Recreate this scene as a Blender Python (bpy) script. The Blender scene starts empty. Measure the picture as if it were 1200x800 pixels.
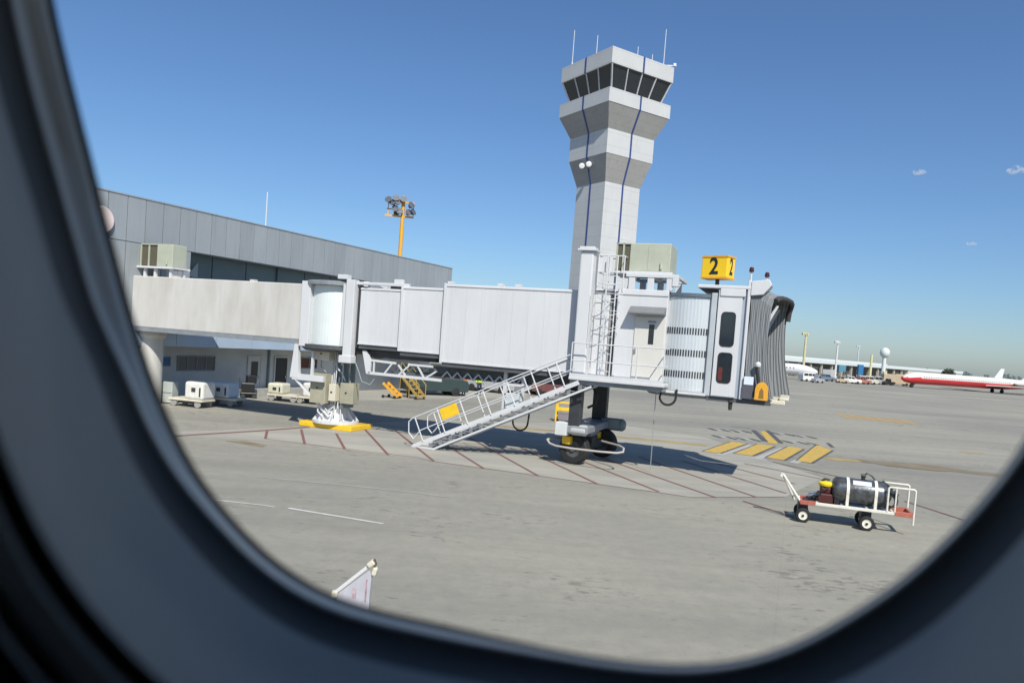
import bpy, bmesh, math, random
from mathutils import Vector, Matrix
R = math.radians
random.seed(7)
scn = bpy.context.scene
COL = scn.collection

# ------------------------------------------------------------------ camera
cam_data = bpy.data.cameras.new('camera')
cam_data.sensor_width = 36.0
cam_data.lens = 26.1
cam_data.shift_y = 0.0317
cam_data.clip_start = 0.01
cam_data.clip_end = 30000
cam_data.dof.use_dof = True
cam_data.dof.focus_distance = 32.0
cam_data.dof.aperture_fstop = 8.5
cam = bpy.data.objects.new('camera', cam_data)
COL.objects.link(cam)
CAM_LOC = Vector((0, 0, 4.2))
CAM_ROT = Matrix.Rotation(R(90 - 2.5), 3, 'X') @ Matrix.Rotation(R(4.2), 3, 'Z')
cam.matrix_world = Matrix.Translation(CAM_LOC) @ CAM_ROT.to_4x4()
scn.camera = cam

# ------------------------------------------------------------------ sky, sun, exposure
SUN_EL = R(46)
SUN_AZ = math.atan2(0.265, -0.964)
to_sun = Vector((math.sin(SUN_AZ) * math.cos(SUN_EL), math.cos(SUN_AZ) * math.cos(SUN_EL), math.sin(SUN_EL)))
world = bpy.data.worlds.new('World')
scn.world = world
world.use_nodes = True
wn = world.node_tree.nodes
bg = wn['Background']
sky = wn.new('ShaderNodeTexSky')
sky.sky_type = 'NISHITA'
sky.sun_disc = False
sky.sun_elevation = SUN_EL
sky.sun_rotation = SUN_AZ
sky.altitude = 0
sky.air_density = 1.08
sky.dust_density = 0.6
sky.ozone_density = 9.5
world.node_tree.links.new(sky.outputs['Color'], bg.inputs['Color'])
bg.inputs['Strength'].default_value = 0.085
sun_data = bpy.data.lights.new('sun', 'SUN')
sun_data.energy = 4.0
sun_data.angle = R(0.53)
sun_data.color = (1.0, 0.95, 0.86)
sun = bpy.data.objects.new('sun', sun_data)
sun.rotation_euler = to_sun.to_track_quat('Z', 'Y').to_euler()
sun.location = (0, 0, 60)
COL.objects.link(sun)
scn.view_settings.view_transform = 'Standard'
scn.view_settings.look = 'None'
scn.view_settings.gamma = 1.0
scn.view_settings.exposure = 0.52
scn.view_settings.use_curve_mapping = False
scn.render.engine = 'CYCLES'
scn.cycles.use_denoising = True
scn.cycles.max_bounces = 10
scn.cycles.transparent_max_bounces = 16
scn.cycles.volume_bounces = 1
scn.cycles.sample_clamp_indirect = 6

# ------------------------------------------------------------------ materials
MATS = {}
def mat(name, col, rough=0.5, metal=0.0, var=0.12, scale=1.5, bump=0.0, bscale=30.0, spec=0.5, seam=None, stretch=(1, 1, 1), dirt=None, island=0.0, streaks=0.0):
    """Principled material whose colour is broken up by noise; seam = (axis, pitch, width) cuts dark panel joints."""
    if name in MATS:
        return MATS[name]
    m = bpy.data.materials.new(name)
    m.use_nodes = True
    nt = m.node_tree; N = nt.nodes; L = nt.links
    b = N['Principled BSDF']
    b.inputs['Roughness'].default_value = rough
    b.inputs['Metallic'].default_value = metal
    b.inputs['Specular IOR Level'].default_value = spec
    tc = N.new('ShaderNodeTexCoord')
    mp = N.new('ShaderNodeMapping'); mp.inputs['Scale'].default_value = stretch
    L.new(tc.outputs['Object'], mp.inputs['Vector'])
    nz = N.new('ShaderNodeTexNoise'); nz.inputs['Scale'].default_value = scale; nz.inputs['Detail'].default_value = 6
    nz.inputs['Roughness'].default_value = 0.62
    L.new(mp.outputs['Vector'], nz.inputs['Vector'])
    rp = N.new('ShaderNodeValToRGB')
    e = rp.color_ramp.elements
    e[0].position, e[1].position = 0.3, 0.7
    dk = dirt if dirt else tuple(c * (1 - var) for c in col)
    lt = tuple(min(1, c * (1 + var * 0.5)) for c in col)
    e[0].color = (*dk, 1); e[1].color = (*lt, 1)
    L.new(nz.outputs['Fac'], rp.inputs['Fac'])
    out = rp.outputs['Color']
    def darken(o, fac_socket, lo):
        mr = N.new('ShaderNodeMapRange'); mr.inputs['To Min'].default_value = lo; mr.inputs['To Max'].default_value = 1.0
        if fac_socket.node.type == 'TEX_NOISE': mr.inputs['From Min'].default_value = 0.36; mr.inputs['From Max'].default_value = 0.5
        L.new(fac_socket, mr.inputs['Value'])
        vm = N.new('ShaderNodeVectorMath'); vm.operation = 'SCALE'; L.new(o, vm.inputs[0]); L.new(mr.outputs['Result'], vm.inputs['Scale'])
        return vm.outputs['Vector']
    if island:
        ge = N.new('ShaderNodeNewGeometry'); out = darken(out, ge.outputs['Random Per Island'], 1 - island)
    if streaks:
        m3 = N.new('ShaderNodeMapping'); m3.inputs['Scale'].default_value = (3.2, 3.2, 0.22); L.new(tc.outputs['Object'], m3.inputs['Vector'])
        n3 = N.new('ShaderNodeTexNoise'); n3.inputs['Scale'].default_value = 1.6; n3.inputs['Detail'].default_value = 7; n3.inputs['Roughness'].default_value = .7
        L.new(m3.outputs['Vector'], n3.inputs['Vector']); out = darken(out, n3.outputs['Fac'], 1 - streaks)
    if seam:
        ax, pitch, w = seam
        sp = N.new('ShaderNodeSeparateXYZ'); L.new(tc.outputs['Object'], sp.inputs['Vector'])
        dv = N.new('ShaderNodeMath'); dv.operation = 'DIVIDE'; dv.inputs[1].default_value = pitch
        L.new(sp.outputs['XYZ'.index(ax)], dv.inputs[0])
        fr = N.new('ShaderNodeMath'); fr.operation = 'FRACT'; L.new(dv.outputs[0], fr.inputs[0])
        lt_ = N.new('ShaderNodeMath'); lt_.operation = 'LESS_THAN'; lt_.inputs[1].default_value = w / pitch
        L.new(fr.outputs[0], lt_.inputs[0])
        mx = N.new('ShaderNodeMix'); mx.data_type = 'RGBA'
        L.new(lt_.outputs[0], mx.inputs['Factor']); L.new(out, mx.inputs['A'])
        mx.inputs['B'].default_value = (*[c * 0.68 for c in col], 1)
        out = mx.outputs['Result']
    L.new(out, b.inputs['Base Color'])
    if bump:
        n2 = N.new('ShaderNodeTexNoise'); n2.inputs['Scale'].default_value = bscale; n2.inputs['Detail'].default_value = 4
        L.new(mp.outputs['Vector'], n2.inputs['Vector'])
        bp = N.new('ShaderNodeBump'); bp.inputs['Strength'].default_value = bump; bp.inputs['Distance'].default_value = 0.05
        L.new(n2.outputs['Fac'], bp.inputs['Height']); L.new(bp.outputs['Normal'], b.inputs['Normal'])
    MATS[name] = m
    return m

WHITE = mat('white_paint', (0.585, 0.59, 0.595), 0.42, streaks=0.04, var=0.07, scale=0.9, bump=0.05, bscale=3, stretch=(1, 1, 0.35))
OLDWHITE = mat('weathered_white_paint', (0.55, 0.535, 0.515), 0.55, streaks=0.05, var=0.10, scale=1.1, bump=0.06, bscale=3, stretch=(1, 1, 0.3), dirt=(0.45, 0.43, 0.385))
CREAM = mat('cream_paint', (0.62, 0.58, 0.46), 0.5, var=0.12, scale=4)
BEIGE = mat('beige_metal', (0.36, 0.34, 0.25), 0.5, var=0.15, scale=3)
ACGREEN = mat('greenish_beige_sheet', (0.40, 0.42, 0.33), 0.5, var=0.10, scale=2)
ALU = mat('aluminium_slats', (0.60, 0.63, 0.64), 0.32, metal=0.25, var=0.10, scale=2, stretch=(1, 1, 0.2))
CURTAIN = mat('rotunda_curtain', (0.66, 0.70, 0.68), 0.35, var=0.06, scale=1.2)
GREY = mat('grey_metal', (0.22, 0.24, 0.26), 0.5, var=0.2, scale=3)
BLUEGREY = mat('blue_grey_paint', (0.17, 0.22, 0.24), 0.5, var=0.2, scale=3)
DARK = mat('dark_steel', (0.035, 0.038, 0.042), 0.5, var=0.3, scale=5)
CHAR = mat('charcoal_underside', (0.08, 0.085, 0.09), 0.6, var=0.25, scale=3)
RUBBER = mat('black_rubber', (0.018, 0.018, 0.018), 0.75, var=0.3, scale=20)
GLASS = mat('dark_window_glass', (0.02, 0.026, 0.032), 0.08, var=0.2, scale=2, spec=0.6)
YELLOW = mat('yellow_paint', (0.80, 0.50, 0.02), 0.45, var=0.14, scale=5)
ORANGEY = mat('orange_yellow_paint', (0.72, 0.36, 0.03), 0.5, var=0.15, scale=5)
RED = mat('red_paint', (0.55, 0.06, 0.04), 0.45, var=0.2, scale=5)
FABRIC = mat('grey_bellows_fabric', (0.20, 0.212, 0.22), 0.85, var=0.12, scale=2, stretch=(1, 1, 0.15))
BLACK = mat('black_paint', (0.02, 0.02, 0.022), 0.4, var=0.2, scale=5)
PANEL = mat('terminal_metal_panel', (0.36, 0.385, 0.40), 0.42, metal=0.2, island=0.10, streaks=0.08, var=0.10, scale=0.5, stretch=(1, 1, 0.3))
RECESS = mat('terminal_recess_glass', (0.11, 0.155, 0.17), 0.25, var=0.12, scale=0.6)
CANOPY = mat('blue_canopy_metal', (0.36, 0.44, 0.54), 0.4, var=0.08, scale=0.6)
WALLP = mat('painted_plaster_wall', (0.56, 0.56, 0.54), 0.8, var=0.12, scale=1.2, bump=0.1)
TOWERP = mat('tower_pale_panel', (0.50, 0.505, 0.50), 0.5, streaks=0.05, var=0.07, scale=0.35, seam=('Z', 1.35, 0.03))
TOWERG = mat('tower_grey_panel', (0.31, 0.305, 0.29), 0.5, streaks=0.12, var=0.10, scale=0.4, seam=('Z', 0.9, 0.025))
BLUELINE = mat('tower_blue_stripe', (0.035, 0.06, 0.20), 0.5, var=0.1)
CONC = mat('concrete_block', (0.33, 0.32, 0.29), 0.85, var=0.2, scale=3, bump=0.2)
FARWHITE = mat('far_white_roof', (0.58, 0.62, 0.61), 0.6, var=0.06)
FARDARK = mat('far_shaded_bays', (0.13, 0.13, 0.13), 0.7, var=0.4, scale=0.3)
FARTAN = mat('far_tan_wall', (0.42, 0.38, 0.31), 0.8, var=0.2, scale=0.1)
PALEYELLOW = mat('pale_yellow_paint', (0.62, 0.58, 0.30), 0.5, var=0.1)
BLUEPAINT = mat('blue_paint', (0.03, 0.15, 0.32), 0.5, var=0.15)
LEAF = mat('leaf_green', (0.035, 0.055, 0.025), 0.8, var=0.5, scale=0.6)
BARK = mat('bark', (0.10, 0.075, 0.05), 0.9, var=0.3, scale=6)
SKIN = mat('skin', (0.35, 0.2, 0.13), 0.6)
HIVIS = mat('lime_vest', (0.45, 0.62, 0.04), 0.7)
NAVY = mat('navy_cloth', (0.02, 0.025, 0.05), 0.8)
TANK = mat('dark_tank_metal', (0.12, 0.135, 0.155), 0.3, metal=0.5, var=0.5, scale=7, dirt=(0.06, 0.052, 0.035))
PALEBLUE = mat('pale_label', (0.62, 0.68, 0.78), 0.5, var=0.08)
DKRED = mat('dark_red_engine', (0.075, 0.014, 0.012), 0.5, var=0.3, scale=8)
CHROME = mat('polished_metal', (0.6, 0.6, 0.6), 0.2, metal=0.9, var=0.05)
DOORP = mat('warm_grey_door', (0.58, 0.56, 0.51), 0.5, var=0.06)
ROPE = mat('grey_cable', (0.30, 0.31, 0.31), 0.6)
BLUECLOTH = mat('light_blue_shirt', (0.45, 0.55, 0.66), 0.8)

# ------------------------------------------------------------------ mesh helpers
class MB:
    def __init__(s):
        s.bm = bmesh.new()
    def _quadbox(s, c, sz, rot):
        hx, hy, hz = sz[0] / 2, sz[1] / 2, sz[2] / 2
        vs = []
        for x, y, z in ((-1, -1, -1), (1, -1, -1), (1, 1, -1), (-1, 1, -1), (-1, -1, 1), (1, -1, 1), (1, 1, 1), (-1, 1, 1)):
            v = Vector((x * hx, y * hy, z * hz))
            if rot is not None: v = rot @ v
            vs.append(s.bm.verts.new(v + Vector(c)))
        for f in ((0, 3, 2, 1), (4, 5, 6, 7), (0, 1, 5, 4), (1, 2, 6, 5), (2, 3, 7, 6), (3, 0, 4, 7)):
            s.bm.faces.new([vs[i] for i in f])
    def box(s, x0, x1, y0, y1, z0, z1, rot=None):
        s._quadbox(((x0 + x1) / 2, (y0 + y1) / 2, (z0 + z1) / 2), (abs(x1 - x0), abs(y1 - y0), abs(z1 - z0)), rot)
        return s
    def cbox(s, c, sz, rot=None):
        s._quadbox(c, sz, rot); return s
    def beam(s, p, q, w, h, up=(0, 0, 1)):
        p, q = Vector(p), Vector(q); d = q - p; ln = d.length; d.normalize()
        side = d.cross(Vector(up))
        if side.length < 1e-4: side = d.cross(Vector((0, 1, 0)))
        side.normalize(); u = side.cross(d)
        s._quadbox((p + q) / 2, (ln, w, h), Matrix((d, side, u)).transposed())
        return s
    def tube(s, pts, r, seg=8, cap=True):
        pts = [Vector(p) for p in pts]
        rr = r if isinstance(r, (list, tuple)) else [r] * len(pts)
        rings = []
        prev = None
        for i, p in enumerate(pts):
            if i == 0: d = pts[1] - p
            elif i == len(pts) - 1: d = p - pts[i - 1]
            else: d = (pts[i + 1] - p).normalized() + (p - pts[i - 1]).normalized()
            d.normalize()
            a = prev if prev is not None else (Vector((0, 0, 1)) if abs(d.z) < 0.9 else Vector((0, 1, 0)))
            side = d.cross(a)
            if side.length < 1e-5: side = d.cross(Vector((1, 0, 0)))
            side.normalize(); u = side.cross(d).normalized(); prev = u
            rings.append([s.bm.verts.new(p + (side * math.cos(2 * math.pi * k / seg) + u * math.sin(2 * math.pi * k / seg)) * rr[i]) for k in range(seg)])
        for a, b in zip(rings, rings[1:]):
            for k in range(seg):
                s.bm.faces.new((a[k], a[(k + 1) % seg], b[(k + 1) % seg], b[k]))
        if cap:
            s.bm.faces.new(rings[0][::-1]); s.bm.faces.new(rings[-1])
        return s
    def lathe(s, prof, seg=32, origin=(0, 0, 0), axis='Z', ripple=0.0, loop=False):
        """prof: (radius, height) pairs, turned round the axis."""
        o = Vector(origin); rings = []
        for r, h in prof:
            ring = []
            for k in range(seg):
                a = 2 * math.pi * k / seg; q = r - (ripple if k % 2 else 0)
                c, sn = q * math.cos(a), q * math.sin(a)
                v = {'Z': (c, sn, h), 'X': (h, c, sn), 'Y': (sn, h, c)}[axis]
                ring.append(s.bm.verts.new(o + Vector(v)))
            rings.append(ring)
        for a, b in zip(rings, rings[1:] + (rings[:1] if loop else [])):
            for k in range(seg):
                s.bm.faces.new((a[k], a[(k + 1) % seg], b[(k + 1) % seg], b[k]))
        if loop: return s
        if prof[0][0] > 1e-4: s.bm.faces.new(rings[0][::-1])
        if prof[-1][0] > 1e-4: s.bm.faces.new(rings[-1])
        return s
    def prism(s, poly, a0, a1, axis='Y'):
        """poly in the two other axes, extruded from a0 to a1 along axis (Y: poly=(x,z); X: (y,z); Z: (x,y))."""
        def v(p, a):
            return {'Y': (p[0], a, p[1]), 'X': (a, p[0], p[1]), 'Z': (p[0], p[1], a)}[axis]
        A = [s.bm.verts.new(v(p, a0)) for p in poly]; B = [s.bm.verts.new(v(p, a1)) for p in poly]
        n = len(poly)
        for k in range(n):
            s.bm.faces.new((A[k], A[(k + 1) % n], B[(k + 1) % n], B[k]))
        s.bm.faces.new(A[::-1]); s.bm.faces.new(B)
        return s
    def face(s, pts):
        s.bm.faces.new([s.bm.verts.new(p) for p in pts]); return s
    def loft(s, rings, closed=True, cap=False):
        vr = [[s.bm.verts.new(p) for p in r] for r in rings]
        n = len(vr[0])
        for a, b in zip(vr, vr[1:]):
            for k in range(n if closed else n - 1):
                s.bm.faces.new((a[k], a[(k + 1) % n], b[(k + 1) % n], b[k]))
        if cap:
            s.bm.faces.new(vr[0][::-1]); s.bm.faces.new(vr[-1])
        return s
    def build(s, name, material, parent=None, bevel=0.0, smooth=False, loc=(0, 0, 0), rz=0.0):
        bmesh.ops.remove_doubles(s.bm, verts=s.bm.verts, dist=1e-5) if smooth else None
        bmesh.ops.recalc_face_normals(s.bm, faces=s.bm.faces)
        me = bpy.data.meshes.new(name)
        s.bm.to_mesh(me); s.bm.free()
        if smooth:
            for p in me.polygons: p.use_smooth = True
            try: me.set_sharp_from_angle(angle=R(38))
            except Exception: pass
        for m in (material if isinstance(material, (list, tuple)) else [material]):
            me.materials.append(m)
        o = bpy.data.objects.new(name, me)
        COL.objects.link(o)
        if parent is not None: o.parent = parent
        o.location = loc; o.rotation_euler = (0, 0, rz)
        if bevel:
            b = o.modifiers.new('edge', 'BEVEL'); b.width = bevel; b.segments = 2; b.limit_method = 'ANGLE'; b.angle_limit = R(40)
        return o

def tag(o, label=None, cat=None, group=None, kind=None):
    if label: o['label'] = label
    if cat: o['category'] = cat
    if group: o['group'] = group
    if kind: o['kind'] = kind
    return o
def thing(name, label, cat, loc=(0, 0, 0), rz=0.0, group=None):
    o = bpy.data.objects.new(name, None); COL.objects.link(o)
    o.location = loc; o.rotation_euler = (0, 0, rz); o.empty_display_size = 0.3
    return tag(o, label, cat, group)
def copy_tree(o, loc, rz, label):
    def rec(a, parent):
        c = a.copy(); COL.objects.link(c)
        if parent is not None: c.parent = parent
        for ch in [x for x in bpy.data.objects if x.parent == a]:
            rec(ch, c)
        return c
    c = rec(o, None); c.location = loc; c.rotation_euler = (0, 0, rz); c['label'] = label
    return c
def structure(o):
    o['kind'] = 'structure'; return o

# ------------------------------------------------------------------ apron (one sheet to the horizon)
def apron_material():
    m = bpy.data.materials.new('apron_concrete_asphalt'); m.use_nodes = True
    nt = m.node_tree; N = nt.nodes; L = nt.links; b = N['Principled BSDF']
    b.inputs['Roughness'].default_value = 0.88; b.inputs['Specular IOR Level'].default_value = 0.25
    tc = N.new('ShaderNodeTexCoord')
    def noise(scale, detail=6, rough=0.6, stretch=(1, 1, 1), rot=0.0):
        mp = N.new('ShaderNodeMapping'); mp.inputs['Scale'].default_value = stretch; mp.inputs['Rotation'].default_value = (0, 0, rot)
        L.new(tc.outputs['Object'], mp.inputs['Vector'])
        n = N.new('ShaderNodeTexNoise'); n.inputs['Scale'].default_value = scale; n.inputs['Detail'].default_value = detail
        n.inputs['Roughness'].default_value = rough; L.new(mp.outputs['Vector'], n.inputs['Vector']); return n
    def ramp(src, p0, c0, p1, c1):
        r = N.new('ShaderNodeValToRGB'); e = r.color_ramp.elements
        e[0].position, e[1].position = p0, p1; e[0].color = (*c0, 1); e[1].color = (*c1, 1)
        L.new(src, r.inputs['Fac']); return r.outputs['Color']
    def mix(a, bb, fac, mode='MULTIPLY'):
        x = N.new('ShaderNodeMix'); x.data_type = 'RGBA'; x.blend_type = mode
        if isinstance(fac, float): x.inputs['Factor'].default_value = fac
        else: L.new(fac, x.inputs['Factor'])
        L.new(a, x.inputs['A']); L.new(bb, x.inputs['B']); return x.outputs['Result']
    base = ramp(noise(0.055, 5).outputs['Fac'], 0.36, (0.278, 0.268, 0.230), 0.64, (0.348, 0.333, 0.272))
    bands = ramp(noise(0.10, 5, 0.6, (0.16, 1, 1), R(12)).outputs['Fac'], 0.35, (0.80, 0.81, 0.83), 0.66, (1.08, 1.07, 1.05))
    c = mix(base, bands, 1.0)
    streak = ramp(noise(0.9, 6, 0.7, (0.10, 1, 1), R(-16)).outputs['Fac'], 0.30, (0.86, 0.86, 0.87), 0.55, (1.0, 1.0, 1.0))
    c = mix(c, streak, 0.75)
    streak2 = ramp(noise(0.6, 6, 0.7, (0.08, 1, 1), R(8)).outputs['Fac'], 0.28, (0.78, 0.78, 0.79), 0.50, (1.0, 1.0, 1.0))
    c = mix(c, streak2, 0.6)
    mott = ramp(noise(2.6, 8, 0.75).outputs['Fac'], 0.30, (0.84, 0.84, 0.85), 0.70, (1.10, 1.09, 1.07))
    c = mix(c, mott, 0.8)
    # short dark scuffs and oil spots, gathered in some areas only
    scuff = noise(6.5, 4, 0.7, (0.40, 1, 1), R(20)); where = noise(0.22, 4, 0.7)
    mu = N.new('ShaderNodeMath'); mu.operation = 'MULTIPLY'
    L.new(scuff.outputs['Fac'], mu.inputs[0]); L.new(where.outputs['Fac'], mu.inputs[1])
    spots = ramp(mu.outputs[0], 0.315, (1, 1, 1), 0.365, (0.50, 0.50, 0.52))
    c = mix(c, spots, 0.7)
    speck = ramp(noise(7.5, 4, 0.8, (0.45, 1, 1), R(10)).outputs['Fac'], 0.60, (1, 1, 1), 0.70, (0.60, 0.60, 0.62))
    c = mix(c, speck, 0.7)
    grain = ramp(noise(38, 3, 0.7).outputs['Fac'], 0.3, (0.86, 0.86, 0.86), 0.7, (1.12, 1.12, 1.12))
    c = mix(c, grain, 0.6)
    # poured slabs: faint joints
    mp = N.new('ShaderNodeMapping'); mp.inputs['Rotation'].default_value = (0, 0, R(21)); L.new(tc.outputs['Object'], mp.inputs['Vector'])
    br = N.new('ShaderNodeTexBrick'); br.offset = 0.0; br.inputs['Scale'].default_value = 1.0
    br.inputs['Brick Width'].default_value = 7.5; br.inputs['Row Height'].default_value = 6.0; br.inputs['Mortar Size'].default_value = 0.018
    br.inputs['Color1'].default_value = (1, 1, 1, 1); br.inputs['Color2'].default_value = (0.955, 0.96, 0.965, 1); br.inputs['Mortar'].default_value = (0.80, 0.79, 0.78, 1)
    L.new(mp.outputs['Vector'], br.inputs['Vector'])
    c = mix(c, br.outputs['Color'], 0.28)
    L.new(c, b.inputs['Base Color'])
    bp = N.new('ShaderNodeBump'); bp.inputs['Strength'].default_value = 0.25; bp.inputs['Distance'].default_value = 0.01
    L.new(noise(60, 4, 0.7).outputs['Fac'], bp.inputs['Height']); L.new(bp.outputs['Normal'], b.inputs['Normal'])
    return m
APRON = apron_material()
g = MB(); g.face([(-6000, -3000, 0), (6000, -3000, 0), (6000, 12000, 0), (-6000, 12000, 0)])
structure(g.build('apron_ground', APRON))

GC = (0.24, 0.235, 0.215)
PADM = mat('pale_concrete_pad', (0.335, 0.318, 0.264), 0.9, var=0.22, scale=0.7, bump=0.15, bscale=25, stretch=(0.35, 1, 1), dirt=(0.265, 0.255, 0.225))
REDLINE = mat('worn_red_line', (0.20, 0.065, 0.055), 0.85, scale=2.2, dirt=(0.155, 0.10, 0.09))
YLINE = mat('worn_yellow_line', (0.42, 0.30, 0.07), 0.85, scale=0.9, dirt=(0.19, 0.165, 0.12))
YCHEV = mat('worn_yellow_chevron', (0.58, 0.36, 0.04), 0.85, scale=4.5, dirt=(0.36, 0.27, 0.10))
BLINE = mat('worn_black_edging', (0.045, 0.045, 0.05), 0.85, scale=4, dirt=(0.11, 0.11, 0.11))
WLINE = mat('worn_white_line', (0.62, 0.61, 0.57), 0.85, scale=1.6, dirt=(0.40, 0.39, 0.36))
FAINT = mat('faded_white_line', (0.36, 0.355, 0.33), 0.85, scale=1.2, dirt=(0.27, 0.265, 0.245))
FADEY = mat('faded_orange_mark', (0.46, 0.28, 0.08), 0.85, scale=3, dirt=(0.27, 0.225, 0.14))
STAIN = mat('oil_stain', (0.16, 0.125, 0.075), 0.8, scale=1.2, dirt=(0.24, 0.20, 0.13))

def strip(mb, pts, w, z):
    """a painted line of width w through ground points"""
    pts = [Vector((p[0], p[1], z)) for p in pts]
    Lf, Rt = [], []
    for i, p in enumerate(pts):
        d = (pts[min(i + 1, len(pts) - 1)] - pts[max(i - 1, 0)]).normalized()
        n = Vector((-d.y, d.x, 0)) * w / 2
        Lf.append(p + n); Rt.append(p - n)
    for i in range(len(pts) - 1):
        mb.face([Rt[i], Rt[i + 1], Lf[i + 1], Lf[i]])
def poly(mb, pts, z):
    mb.face([(p[0], p[1], z) for p in pts])

pad = MB()
poly(pad, [(-13.251, 25.826), (-8.409, 31.001), (-4.450, 36.464), (5.921, 41.401), (10.292, 37.976), (11.071, 30.745), (11.795, 27.358), (8.763, 22.964), (5.560, 21.720), (4.685, 22.148), (2.909, 22.807), (-2.502, 24.777), (-7.223, 26.430), (-8.621, 26.579)], 0.004)
structure(pad.build('pale_pad', PADM))
pad2 = MB()
poly(pad2, [(-16.459, 31.979), (-12.658, 41.101), (-8.203, 45.227), (-3.950, 50.639), (0.131, 55.362), (3.110, 65.192), (-5.728, 63.148), (-16.286, 47.417), (-20.655, 37.529)], 0.004)
structure(pad2.build('terminal_side_pavement', PADM))

rl = MB()
strip(rl, [(-12.698, 24.766), (-11.615, 26.182), (-9.759, 28.694), (-8.311, 30.908)], 0.22, 0.012)
for pts in ([(-9.399, 28.912), (-8.806, 26.946)], [(-8.400, 30.097), (-7.223, 26.430)], [(-6.853, 29.609), (-5.672, 25.947)], [(-6.437, 32.588), (-4.037, 25.355)],
            [(-4.867, 31.975), (-2.419, 24.815)], [(-2.667, 29.599), (-0.689, 24.045)], [(-1.831, 31.981), (1.051, 23.517)], [(0.556, 29.575), (2.881, 22.796)],
            [(2.324, 28.408), (4.684, 22.274)], [(3.639, 28.394), (6.340, 21.992)], [(5.250, 29.368), (7.710, 22.594)], [(6.956, 29.089), (9.013, 23.574)],
            [(8.300, 29.075), (10.059, 25.539)], [(9.551, 29.633), (11.597, 27.108)], [(11.071, 30.745), (12.658, 27.878)], [(7.090, 21.773), (7.914, 20.002)], [(12.914, 23.761), (13.543, 20.443)]):
    strip(rl, pts, 0.10, 0.012)
strip(rl, [(-8.806, 26.946), (-7.223, 26.430), (-2.998, 25.279), (-2.502, 24.777), (2.909, 22.807), (4.685, 22.148), (5.573, 21.772), (8.763, 22.964)], 0.05, 0.008)
structure(rl.build('red_ground_lines', REDLINE))

yl = MB()
strip(yl, [(-1.499, 36.516), (5.153, 35.708), (9.392, 34.687)], 0.65, 0.008)
strip(yl, [(14.239, 33.124), (16.034, 33.110)], 0.75, 0.008); strip(yl, [(19.011, 32.484), (23.727, 30.763)], 0.45, 0.008)
structure(yl.build('yellow_guide_lines', YLINE))
st_ = MB()
strip(st_, [(15.861, 33.150), (17.332, 32.875), (19.011, 32.484), (21.433, 31.600)], 0.95, 0.012)
poly(st_, [(16.057, 33.239), (17.724, 33.636), (19.524, 33.380), (20.430, 32.651), (18.525, 31.635), (16.551, 32.080)], 0.014)
poly(st_, [(-9.913, 25.868), (-9.339, 26.184), (-8.302, 25.534), (-8.253, 25.040), (-9.070, 25.447)], 0.006)
structure(st_.build('oil_stains', STAIN))

ch = MB(); cb = MB(); cw = MB()
CH = ([(8.632, 32.493), (9.275, 32.232), (11.850, 36.638), (11.183, 36.965)], [(10.012, 32.492), (10.674, 32.172), (13.123, 36.400), (12.457, 36.807)],
      [(11.235, 31.959), (11.791, 31.452), (14.456, 36.145), (13.982, 36.786)], [(12.444, 31.637), (12.864, 31.222), (16.033, 36.507), (16.007, 38.307)])
for q in CH:
    poly(ch, q, 0.016)
    strip(cb, [q[1], q[2]], 0.22, 0.012); strip(cb, [q[0], q[3]], 0.16, 0.012)
poly(ch, [(14.774, 43.404), (15.470, 44.120), (14.466, 38.948), (13.477, 37.286), (13.252, 37.638)], 0.016)
strip(cb, [(14.526, 43.881), (13.361, 38.345)], 0.28, 0.02); strip(cb, [(15.461, 44.241), (14.061, 38.072)], 0.28, 0.02)
for a, b2 in ((878, 520), (913, 527), (947, 531)):
    strip(cw, [((9.077, 31.649)[0] + (a - 878) * 0.042, (9.077, 31.649)[1] - (a - 878) * 0.012), ((11.965, 36.333)[0] + (a - 878) * 0.042, (11.965, 36.333)[1] - (a - 878) * 0.012)], 0.35, 0.010)
DOTS = [(11.744, 42.585), (12.455, 42.487), (12.951, 42.504), (13.704, 42.554), (10.979, 38.883), (11.689, 38.697), (12.129, 38.670), (12.910, 38.596), (15.465, 42.803), (16.196, 42.640), (16.545, 42.261), (17.263, 42.102), (14.671, 38.892), (15.477, 38.766), (15.948, 38.822)]
for p in DOTS:
    strip(cb, [(p[0] - 0.12, p[1] + 0.45), (p[0] + 0.14, p[1] - 0.45)], 0.22, 0.02)
for p, q in zip(DOTS, DOTS[1:]):
    if abs(p[1] - q[1]) < 2 and q[0] > p[0]:
        mx, my = (p[0] + q[0]) / 2, (p[1] + q[1]) / 2
        strip(cw, [(mx - 0.10, my + 0.4), (mx + 0.12, my - 0.4)], 0.30, 0.010)
strip(cb, [(13.621, 45.296), (14.705, 45.080)], 0.16, 0.008)
strip(cb, [(17.195, 39.753), (16.660, 37.866)], 0.2, 0.012)
structure(ch.build('yellow_ground_chevrons', YCHEV)); structure(cb.build('black_marking_edges', BLINE)); structure(cw.build('white_marking_dashes', mat('worn_white_dash', (.38, .375, .35), .85, scale=3, dirt=(.34, .335, .31))))
fy = MB()
FY = [(27.565, 62.075), (28.582, 62.104), (29.353, 61.609), (30.220, 61.198), (31.075, 60.791), (32.024, 60.591), (32.911, 60.419)]
for p, q in zip(FY, FY[1:]):
    strip(fy, [(p[0] + 1.0, p[1] + 2.4), (p[0] * 0.6 + q[0] * 0.4 - .2, p[1] - 2.2)], .75, 0.008)
strip(fy, [(24.756, 40.396), (25.945, 40.355)], 0.5, 0.008)
structure(fy.build('faded_orange_marks', FADEY))
wl = MB()
strip(wl, [(-7.272, 17.245), (-6.644, 17.179), (-5.491, 17.020), (-5.224, 16.930)], 0.07, 0.008)
strip(wl, [(-4.908, 16.928), (-2.584, 16.155)], 0.09, 0.008)
structure(wl.build('white_ground_lines', WLINE))
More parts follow.
